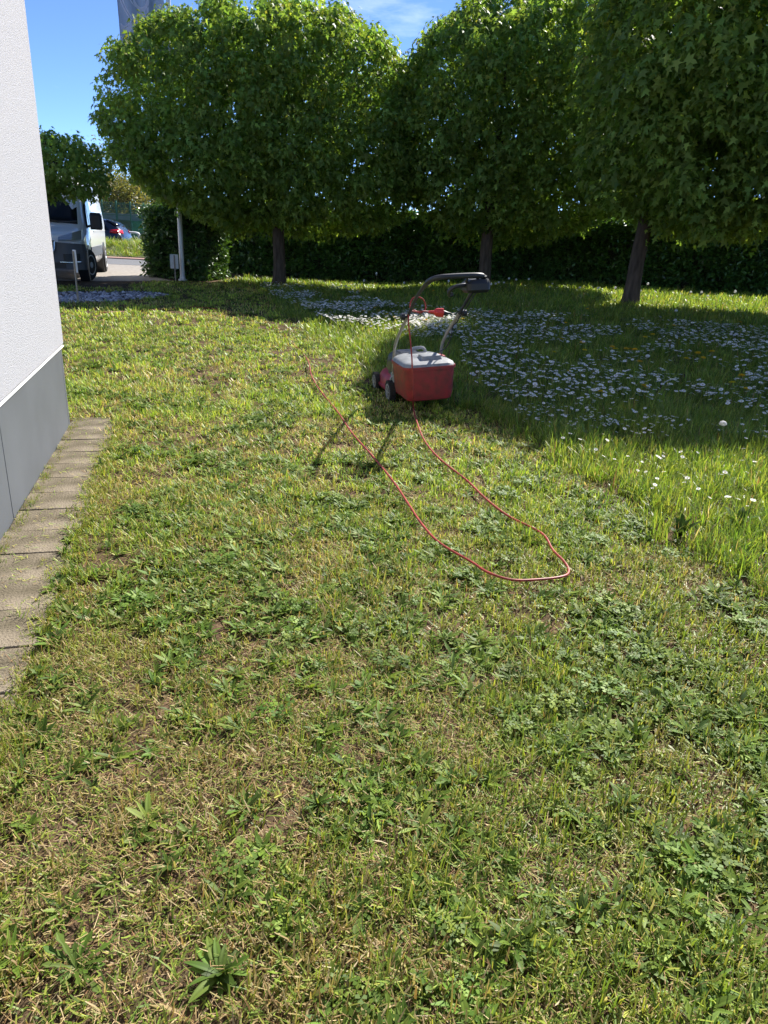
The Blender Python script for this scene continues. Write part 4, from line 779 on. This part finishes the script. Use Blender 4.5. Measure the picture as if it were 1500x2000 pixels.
for sx in (-1, 1):
    front_patch(*sorted((sx*.58, sx*.90)), lambda x: (.46, .60+.05*(abs(x)-.58)), 'fog_lamp_recess', M_BLACK, .025, bump)
    mb = MB(); mb.tube([(sx*.5, 1.01, .43), (sx*.75, .965, .43), (sx*.92, .90, .45)], .02, 6); mb.build('bumper_trim', M_CHROME, bump)
    front_patch(*sorted((sx*.50, sx*.955)), lambda x: (.86+.10*(abs(x)-.5), .95+.34*(abs(x)-.5)), 'headlight', M_LAMP, -.015, van, 12, .9)
    mb = MB(); mb.rings([rrect(sx*1.02-.03, sx*1.02+.03, -.30, -.20, .02, 1.16), rrect(sx*1.05-.03, sx*1.05+.03, -.32, -.18, .02, 1.22)]); mir = mb.build('mirror', M_BLACK, van)
    mb = MB(); c = sx*1.20; mb.rings([rrect(c-.11, c+.12, -.33, -.17, .04, 1.12), rrect(c-.13, c+.13, -.36, -.13, .05, 1.16), rrect(c-.13, c+.13, -.36, -.12, .05, 1.43), rrect(c-.10, c+.11, -.34, -.16, .04, 1.49)]); mb.build('mirror_housing', M_BLACK, mir)
front_patch(-.62, .62, lambda x: (.30, .42), 'lower_intake', M_BLACK, .02, bump)
for y in (0, -3.6):
    for sx in (-1, 1):
        mb = MB(); mb.lathe([(sx*.80, .43), (sx*1.006, .43), (sx*1.006, .34)] if sx > 0 else [(sx*1.006, .34), (sx*1.006, .43), (sx*.80, .43)], (0, y, .36), 'X', 28); mb.build('wheel_arch', M_BLACK, van)
        h_ = empty('wheel', (sx*.94, y, .345), math.radians(-17) if y == 0 else 0); h_.parent = van; w, R_ = .215, .345
        mb = MB(); mb.lathe([(-w/2, R_*.62), (-w/2, R_*.92), (-w/2+.03, R_), (w/2-.03, R_), (w/2, R_*.92), (w/2, R_*.62)], (0, 0, 0), 'X', 32); mb.build('tyre', M_RUBBER, h_)
        o_ = sx*w/2; mb = MB(); mb.lathe([(o_+sx*.012, .002), (o_+sx*.012, .06), (o_-sx*.03, .09), (o_-sx*.01, .15), (o_-sx*.03, .17), (o_+sx*.006, .205), (o_+sx*.004, .222), (o_-sx*.02, .225)], (0, 0, 0), 'X', 28); rim = mb.build('rim', M_RIM, h_)
        for k in range(8):
            a = k*math.pi/4; mb = MB(); mb.lathe([(o_-sx*.016, .022), (o_-sx*.006, .022)] if sx > 0 else [(o_-sx*.006, .022), (o_-sx*.016, .022)], (0, math.cos(a)*.135, math.sin(a)*.135), 'X', 8); mb.build('rim_hole', M_BLACK, rim)

# ------------------------------------------------------------------ dark car behind the van
g = gnd(226, 503); car = empty('parked_car', (g[0]*1.13-1.5, g[1]*1.13, .02), math.radians(92)); tag(car, 'dark blue car with a red tail lamp half hidden behind the van', 'car')
CS = [(2.05, .60, .32, .52, .5, .62), (1.95, .78, .25, .6, .66, .78), (1.3, .88, .22, .72, .74, .92), (.75, .89, .22, .78, .76, 1.0), (.15, .89, .22, .85, .62, 1.40), (-.6, .89, .22, .86, .60, 1.47), (-1.3, .89, .22, .88, .58, 1.42), (-1.8, .88, .25, .92, .64, 1.18), (-2.0, .84, .28, .88, .66, 1.0), (-2.12, .76, .36, .6, .62, .78)]
cb = body(CS, car, M_CAR)
for sx in (-1, 1):
    mb = MB(); P = [(.55, .98), (.10, 1.30), (-.6, 1.36), (-1.25, 1.31), (-1.55, 1.02)]; a = [(sx*(.89-.26*(z-.88)/.5+.012), y, z) for y, z in P]; b = [(x-sx*.03, y, z) for x, y, z in a]
    mb.rings([b, a] if sx < 0 else [b[::-1], a[::-1]]); mb.build('side_window', M_GLASS, car, smooth=False)
    mb = MB(); mb.rings([[(sx*.50, -2.045, .83), (sx*.82, -1.93, .86), (sx*.90, -1.62, .90)], [(sx*.50, -2.07, .90), (sx*.84, -1.96, .93), (sx*.915, -1.62, .95)], [(sx*.50, -2.03, 1.0), (sx*.80, -1.93, 1.03), (sx*.88, -1.66, 1.0)]], False, False, closed=False); o = mb.build('tail_lamp', M_TAIL, car); o.modifiers.new('thick', 'SOLIDIFY').thickness = .03
    for y in (1.3, -1.3):
        h_ = empty('wheel', (sx*.80, y, .31)); h_.parent = car; mb = MB(); mb.lathe([(-.1, .2), (-.1, .28), (-.07, .31), (.07, .31), (.1, .28), (.1, .2)], (0, 0, 0), 'X', 24); mb.build('tyre', M_RUBBER, h_)
        mb = MB(); mb.lathe([(sx*.095, .002), (sx*.105, .06), (sx*.085, .1), (sx*.098, .19), (sx*.08, .21)], (0, 0, 0), 'X', 24); mb.build('rim', M_RIM, h_)
mb = MB(); mb.rings([[(-.56, -1.36, 1.405), (.56, -1.36, 1.405)], [(-.60, -1.6, 1.30), (.60, -1.6, 1.30)], [(-.62, -1.81, 1.165), (.62, -1.81, 1.165)]], False, False, closed=False); o = mb.build('rear_window', M_GLASS, car); o.modifiers.new('thick', 'SOLIDIFY').thickness = .03
mb = MB(); mb.box((0, -2.08, .42), (1.5, .1, .16)); mb.build('rear_bumper', M_VANG, car, bevel=.03); mb = MB(); mb.tube([(-.55, -2.16, .30), (-.55, -2.0, .30)], .04, 10); mb.build('exhaust', M_CHROME, car)

# ------------------------------------------------------------------ yard beyond the road
def hoop(px, py, w, h, label):
    c = far_at(px, py, 36.5); t = empty('hoop_frame', (c[0], 36.5, .22), math.radians(16)); tag(t, label, 'frame', 'white hoop frames beyond the road')
    for dy in (0, .7):
        mb = MB(); mb.tube(spline([(-w/2, dy, 0), (-w/2, dy, h*.75), (-w/2+.1, dy, h), (w/2-.1, dy, h), (w/2, dy, h*.75), (w/2, dy, 0)], 5), .045, 8); mb.build('hoop', M_FRAMEW, t)
    for x in (-w/2, w/2):
        mb = MB(); mb.tube([(x, 0, .25), (x, .7, .25)], .03, 6); mb.build('cross_bar', M_FRAMEW, t)
    mb = MB(); mb.box((0, .35, .16), (w-.08, .6, .36)); mb.build('planter', M_GREENF, t, bevel=.03)
hoop(237, 470, .75, .68, 'white hoop frame close behind the dark car'); hoop(257, 470, .72, .70, 'white hoop frame in the middle, in front of the green container'); hoop(286, 470, .75, .55, 'white hoop frame nearest to the hedge end')
c = far_at(272, 448, 46); t = empty('green_container', (c[0], 46, .25), math.radians(12)); tag(t, 'bright green metal container beyond the road', 'container')
mb = MB(); mb.box((0, 0, .6), (.72, .7, 1.2)); cb = mb.build('body', M_GREENM, t, bevel=.03)
for i in range(6): mb = MB(); mb.box((-.30+.12*i, -.365, .6), (.04, .03, 1.1)); mb.build('rib', M_GREENM, t, bevel=.01)
mb = MB(); mb.box((0, 0, 1.23), (.8, .78, .06)); mb.build('lid', M_GREENM, t, bevel=.02)
c = far_at(228, 420, 46); t = empty('open_shed', (c[0]-2.6, 46, 0), math.radians(5)); tag(t, 'long low shed with a flat grey-green roof edge behind the fence', 'shed')
mb = MB(); mb.box((0, 1.5, 1.70), (8.6, 4.0, .36)); mb.build('roof', M_ROOFG, t, bevel=.02); mb = MB(); mb.box((0, 3.2, .85), (8.2, .2, 1.68)); mb.build('back_wall', M_WALLFAR, t)
for i in range(4): mb = MB(); mb.box((-4.0+2.66*i, -.3, .76), (.14, .14, 1.52)); mb.build('post', M_ROOFG, t)
f0 = far_at(205, 470, 37)[:2]; f1 = far_at(310, 470, 39)[:2]; t = empty('mesh_fence', (*f0, .3)); tag(t, 'thin green wire mesh fence on the bank beyond the road', 'fence'); D = f1-f0
for i in range(5):
    mb = MB(); p = D*i/4; mb.box((p[0], p[1], 1.0), (.07, .07, 2.1)); mb.build('post', M_GREENF, t)
for i in range(8): mb = MB(); z = .1+i*.26; mb.tube([(0, 0, z), (D[0], D[1], z)], .012, 5); mb.build('rail', M_GREENF, t)
mb = MB(); [mb.box((D[0]*i/70, D[1]*i/70, 1.0), (.012, .012, 1.95)) for i in range(71)]; mb.build('wire_mesh', M_GREENF, t)['kind'] = 'stuff'

# ------------------------------------------------------------------ meadow flowers
def daisy_mesh(r, name):
    V, Fa, C = [], [], []; h = .135; n = 14; bend = r.uniform(-.012, .012, 2); top = np.array([bend[0], bend[1], h])
    for z, rad in ((-.01, .0012), (h*.5, .0012), (h, .0012)):
        for j in range(4): a = j*1.5708; V.append(np.array([rad*math.cos(a)+bend[0]*(max(z, 0)/h)**2, rad*math.sin(a)+bend[1]*(max(z, 0)/h)**2, z])); C.append((.10, .18, .04))
    for i in range(2):
        for j in range(4): Fa.append((i*4+j, i*4+(j+1) % 4, i*4+4+(j+1) % 4, i*4+4+j))
    tl = rotm((r.normal(0, .28), r.normal(0, .28), 0)); cup = r.uniform(-.05, .3)
    for i in range(n):
        a = 6.283*i/n; L_ = .0188*r.uniform(.88, 1.08); d = np.array([math.cos(a), math.sin(a), 0]); p = np.array([-d[1], d[0], 0]); o = len(V)
        for q in (d*.004-p*.001, d*L_*.75-p*.003+np.array([0, 0, cup*L_*.7]), d*L_+np.array([0, 0, cup*L_]), d*L_*.75+p*.003+np.array([0, 0, cup*L_*.7]), d*.004+p*.001): V.append(top+tl@q); C.append((.86, .86, .83))
        Fa.append(tuple(o+k for k in range(5)))
    o = len(V); V.append(top+tl@np.array([0, 0, .004])); C.append((.62, .42, .03))
    for i in range(8): a = 6.283*i/8; V.append(top+tl@np.array([.0052*math.cos(a), .0052*math.sin(a), .0012])); C.append((.55, .36, .03))
    Fa += [(o, o+1+i, o+1+(i+1) % 8) for i in range(8)]
    return colmesh(name, V, Fa, C, G_DAISY)
r5 = np.random.default_rng(17); DM = [daisy_mesh(r5, 'daisy') for _ in range(7)]
DX, DY = [], []
def daisies(poly, n, thin=.0):
    pp = np.array([gnd(*p)[:2] for p in poly]); lo, hi = pp.min(0), pp.max(0); got = 0; tot = 0
    while got < n and tot < 60:
        tot += 1; x = r5.uniform(lo[0], hi[0], 3000); y = r5.uniform(lo[1], hi[1], 3000)
        k = in_poly(x, y, [tuple(p) for p in pp]) & in_poly(x, y, MEADOW) & (r5.random(3000) < thin+(1-thin)*sstep(.36, .62, fnoise(x, y, 1.6, 81))); x, y = x[k][:n-got], y[k][:n-got]; DX.append(x); DY.append(y); got += len(x)
daisies([(520, 583), (620, 585), (700, 592), (890, 640), (880, 690), (640, 640)], 1700)               # dense far band left of the mower
daisies([(470, 564), (700, 566), (700, 592), (540, 585)], 350)
daisies([(690, 600), (900, 620), (1500, 660), (1500, 790), (1250, 720), (900, 690)], 2300)           # shaded carpet
daisies([(900, 690), (1250, 700), (1500, 770), (1500, 880), (1300, 855), (1040, 842), (960, 800), (905, 760)], 950)
daisies([(970, 825), (1060, 815), (1500, 860), (1500, 900), (1250, 880), (1030, 850)], 120)
daisies([(1050, 850), (1500, 890), (1500, 1060), (1300, 1000), (1150, 925)], 46, .6)
DX, DY = np.concatenate(DX), np.concatenate(DY); u, v, w = pix(np.stack([DX, DY, zt(DX, DY)+.1], -1)); order = np.argsort(w+np.where((u < -5) | (u > 1505), 100, 0))
near, rest = order[:300], order[300:]
for j in near:
    o = bpy.data.objects.new('daisy', DM[int(r5.integers(7))]); COL.objects.link(o); o.location = (DX[j], DY[j], float(zt(DX[j], DY[j]))); o.rotation_euler = (0, 0, r5.uniform(0, 6.28)); s = r5.uniform(.7, 1.1)*(.8 if DY[j] < 5.6 else 1); o.scale = (s, s, s*r5.uniform(.85, 1.25))
    tag(o, 'white daisy with yellow centre standing in the unmown grass', 'daisy', 'daisies in the unmown grass')
n = len(rest); s = r5.uniform(.85, 1.35, n); x, y = DX[rest], DY[rest]
tag(scatter('far_daisies', put(x, y), rots(r5, n, .1), np.stack([s, s, s*.95], -1), r5.integers(0, 7, n), source_set('daisy_head', DM)), 'carpet of white daisies in the shade farther back', 'daisies', kind='stuff')
# yellow dandelions
def dandelion(r, h):
    V, Fa, C = [], [], []
    for i, z in enumerate((-.01, h*.5, h)):
        for j in range(5): a = j*1.2566; V.append(np.array([.0025*math.cos(a), .0025*math.sin(a), z])); C.append((.16, .20, .06))
    for i in range(2):
        for j in range(5): Fa.append((i*5+j, i*5+(j+1) % 5, i*5+5+(j+1) % 5, i*5+5+j))
    for lay, (L_, up) in enumerate(((.023, .15), (.019, .5), (.012, 1.0))):
        for i in range(18):
            a = 6.283*(i+.5*lay)/18; d = np.array([math.cos(a), math.sin(a), up]); p = np.array([-math.sin(a), math.cos(a), 0]); o = len(V)
            for q in (np.zeros(3), d*L_-p*.003, d*L_+p*.003): V.append(np.array([0, 0, h])+q); C.append((.80, .52, .02))
            Fa.append((o, o+1, o+2))
    return colmesh('dandelion', V, Fa, C, G_DAISY)
DD = [dandelion(r5, .12) for _ in range(3)]
zy = [(485, 255), (590, 270), (600, 310), (445, 320), (735, 293), (760, 305), (805, 303), (825, 305), (855, 305), (897, 245), (940, 232), (1040, 187), (1095, 352), (1175, 345), (1228, 316), (1160, 320), (515, 415), (870, 368), (680, 517), (885, 485), (915, 495), (1375, 433), (1330, 472), (1380, 500), (510, 175), (620, 107), (1355, 170)]
zy = [(900+.4*a, 560+.4*b) for a, b in zy]+[(758, 613), (771, 619), (835, 624), (712, 606), (733, 600), (903, 622), (848, 566)]
for px, py in zy:
    g = gnd(px, py+4, .11); o = bpy.data.objects.new('dandelion', DD[int(r5.integers(3))]); COL.objects.link(o); o.location = (g[0], g[1], float(zt(g[0], g[1]))); s = r5.uniform(1.2, 1.7); o.scale = (s, s, 1.12); o.rotation_euler = (r5.normal(0, .12), r5.normal(0, .12), r5.uniform(0, 6))
    tag(o, 'yellow dandelion flower among the shaded daisies', 'dandelion', 'yellow dandelions in the unmown grass')
# dandelion clocks
def clock(r, h):
    V, Fa, C = [], [], []
    for i, z in enumerate((-.01, h*.5, h)):
        for j in range(5): a = j*1.2566; V.append(np.array([.0026*math.cos(a)+.03*(z/h)**2, .0026*math.sin(a), z])); C.append((.22, .25, .10))
    for i in range(2):
        for j in range(5): Fa.append((i*5+j, i*5+(j+1) % 5, i*5+5+(j+1) % 5, i*5+5+j))
    c = np.array([.03, 0, h])
    for i in range(70):
        z = 1-2*(i+.5)/70; a = i*2.4; q = math.sqrt(1-z*z); d = np.array([q*math.cos(a), q*math.sin(a), z]); e = np.cross(d, [.3, .5, .8]); e /= np.linalg.norm(e); f = np.cross(d, e); tip = c+d*.0188*r.uniform(.9, 1.1); o = len(V)
        for k in range(5): V.append(tip+(e*math.cos(k*1.2566)+f*math.sin(k*1.2566))*.0055+d*.002); C.append((.72, .71, .68))
        Fa.append((o, o+1, o+2, o+3, o+4))
    return colmesh('dandelion_clock', V, Fa, C, G_DAISY)
CK = [clock(r5, .22), clock(r5, .28)]
ck = [(710, 544), (736, 539), (789, 549), (874, 545), (957, 551), (961, 553), (966, 551), (971, 551), (976, 554), (984, 554), (996, 547), (1009, 549), (1035, 548), (1071, 558), (1078, 556), (1135, 559), (1172, 559), (1200, 558), (1248, 565), (1268, 558), (1351, 573), (1368, 567), (1435, 565), (1449, 583), (1380, 575), (1324, 610), (1144, 690), (1264, 690), (1420, 836), (1008, 648)]
for px, py in ck:
    far = py < 600; h = .24 if far else .2
    if far:
        # they stand on the sunlit strip before the hedge
        Y = 16.0-.12*(px-700)/100 if px > 1100 else 17.0; q = far_at(px, py, Y); x, y = q[0], Y; h = max(.12, q[2]-float(zt(x, y)))
    else: g = gnd(px, py, .2); x, y = g[0], g[1]
    o = bpy.data.objects.new('dandelion_clock', CK[int(r5.integers(2))]); COL.objects.link(o); o.location = (x, y, float(zt(x, y))); o.scale = (1.15, 1.15, h/.25); o.rotation_euler = (0, 0, r5.uniform(0, 6))
    tag(o, 'white dandelion seed head on the strip before the hedge' if far else 'fluffy dandelion seed head rising above the daisies', 'dandelion clock', 'dandelion seed heads before the hedge' if far else 'seed heads among the daisies')

# ------------------------------------------------------------------ the larger weeds of the mown lawn, one by one
def leaf_mesh(r, L_, w, lean, curl, shape):
    V, Fa, C = [], [], []; leaf_strip(V, Fa, C, (0, 0, .005), 0, L_, w, lean, curl, np.array(WEEDC[r.integers(4)])*r.uniform(.7, 1.05), 6, True, shape); return colmesh('leaf', V, Fa, C, G_WEED)
r6 = np.random.default_rng(29)
LM = {'lance': [leaf_mesh(r6, r6.uniform(.055, .095), r6.uniform(.013, .020), r6.uniform(.75, 1.3), r6.uniform(.2, .7), 'lance') for _ in range(7)],
      'spoon': [leaf_mesh(r6, r6.uniform(.045, .068), r6.uniform(.018, .028), r6.uniform(.7, 1.2), r6.uniform(.2, .6), 'spoon') for _ in range(6)],
      'tooth': [leaf_mesh(r6, r6.uniform(.06, .095), r6.uniform(.016, .026), r6.uniform(.9, 1.3), r6.uniform(.1, .5), 'tooth') for _ in range(6)],
      'dock': [leaf_mesh(r6, r6.uniform(.12, .17), r6.uniform(.035, .05), r6.uniform(.3, .9), r6.uniform(.3, .9), 'lance') for _ in range(5)]}
WD_ = [(700, 1790, 'lance', 11, 1.1, 'large ribbed plantain at the middle of the near lawn, low in the photo'), (900, 1625, 'spoon', 9, 1.0, 'broad-leaved plantain right of centre in the near lawn'),
       (1240, 1445, 'lance', 11, 1.1, 'upright ribbed plantain tuft near the right side of the mown lawn'), (560, 1835, 'spoon', 9, 1.05, 'broad plantain rosette just left of the large ribbed plantain'),
       (760, 1235, 'lance', 10, .95, 'ribbed plantain below the start of the cable loop, left one'), (865, 1255, 'tooth', 9, 1.0, 'dandelion rosette below the cable loop'),
       (1325, 1055, 'dock', 7, 1.0, 'big dock plant with broad leaves at the edge of the long grass'), (1440, 1035, 'dock', 7, 1.05, 'upright dock plant inside the long grass near the right border'),
       (75, 1325, 'spoon', 10, .95, 'leafy weed overhanging the near end of the slab strip'), (125, 1085, 'lance', 9, .8, 'weed tuft at the edge of the slab strip, farther up'),
       (240, 1125, 'lance', 9, .8, 'plantain a little right of the slab strip'), (470, 1435, 'tooth', 8, 1.0, 'dandelion rosette left of centre in the near lawn'),
       (480, 1590, 'tooth', 10, .9, 'light green feathery weed above the bare soil patch'), (640, 1135, 'lance', 8, .8, 'dark plantain left of the cable loop'),
       (1000, 1860, 'lance', 11, 1.2, 'wide ribbed plantain at the bottom right of the near lawn'), (430, 1915, 'lance', 12, 1.25, 'long-leaved plantain at the very bottom, left of centre'),
       (150, 1900, 'tooth', 9, 1.0, 'dandelion rosette in the bottom left corner'), (1310, 1385, 'tooth', 10, 1.0, 'pale spreading weed at the right side of the lawn'),
       (770, 1395, 'spoon', 8, .9, 'dark plantain rosette in the middle of the lawn'), (1215, 1580, 'lance', 9, 1.0, 'ribbed plantain right of the broad-leaved one'),
       (1420, 1640, 'spoon', 9, 1.0, 'plantain rosette near the right border of the near lawn'), (330, 1700, 'lance', 9, 1.0, 'plantain beside the bare soil at the left'),
       (1130, 1800, 'spoon', 8, 1.0, 'broad plantain between two ribbed ones at the bottom right'), (620, 1580, 'lance', 9, .95, 'dark plantain tuft just left of the photo centre line'), (1060, 1260, 'tooth', 8, .85, 'flat dandelion rosette just below the cable bend'), (300, 1340, 'lance', 8, .85, 'small plantain tuft between slab strip and lawn centre')]
for px, py, kind, nl, s, lab in WD_:
    g = gnd(px, py); g[2] += .01; t = empty('dock_plant' if kind == 'dock' else 'dandelion_rosette' if kind == 'tooth' else 'plantain', tuple(g), r6.uniform(0, 6.28)); tag(t, lab, 'weed', 'larger weeds in the lawn')
    for i in range(int(nl*2.6)):
        o = bpy.data.objects.new('leaf', LM[kind][int(r6.integers(len(LM[kind])))]); COL.objects.link(o); o.parent = t; o.rotation_euler = (r6.normal(0, .12), r6.normal(0, .18), i*2.4+r6.uniform(-.3, .3)); o.scale = (s*r6.uniform(.38, .85),)*3
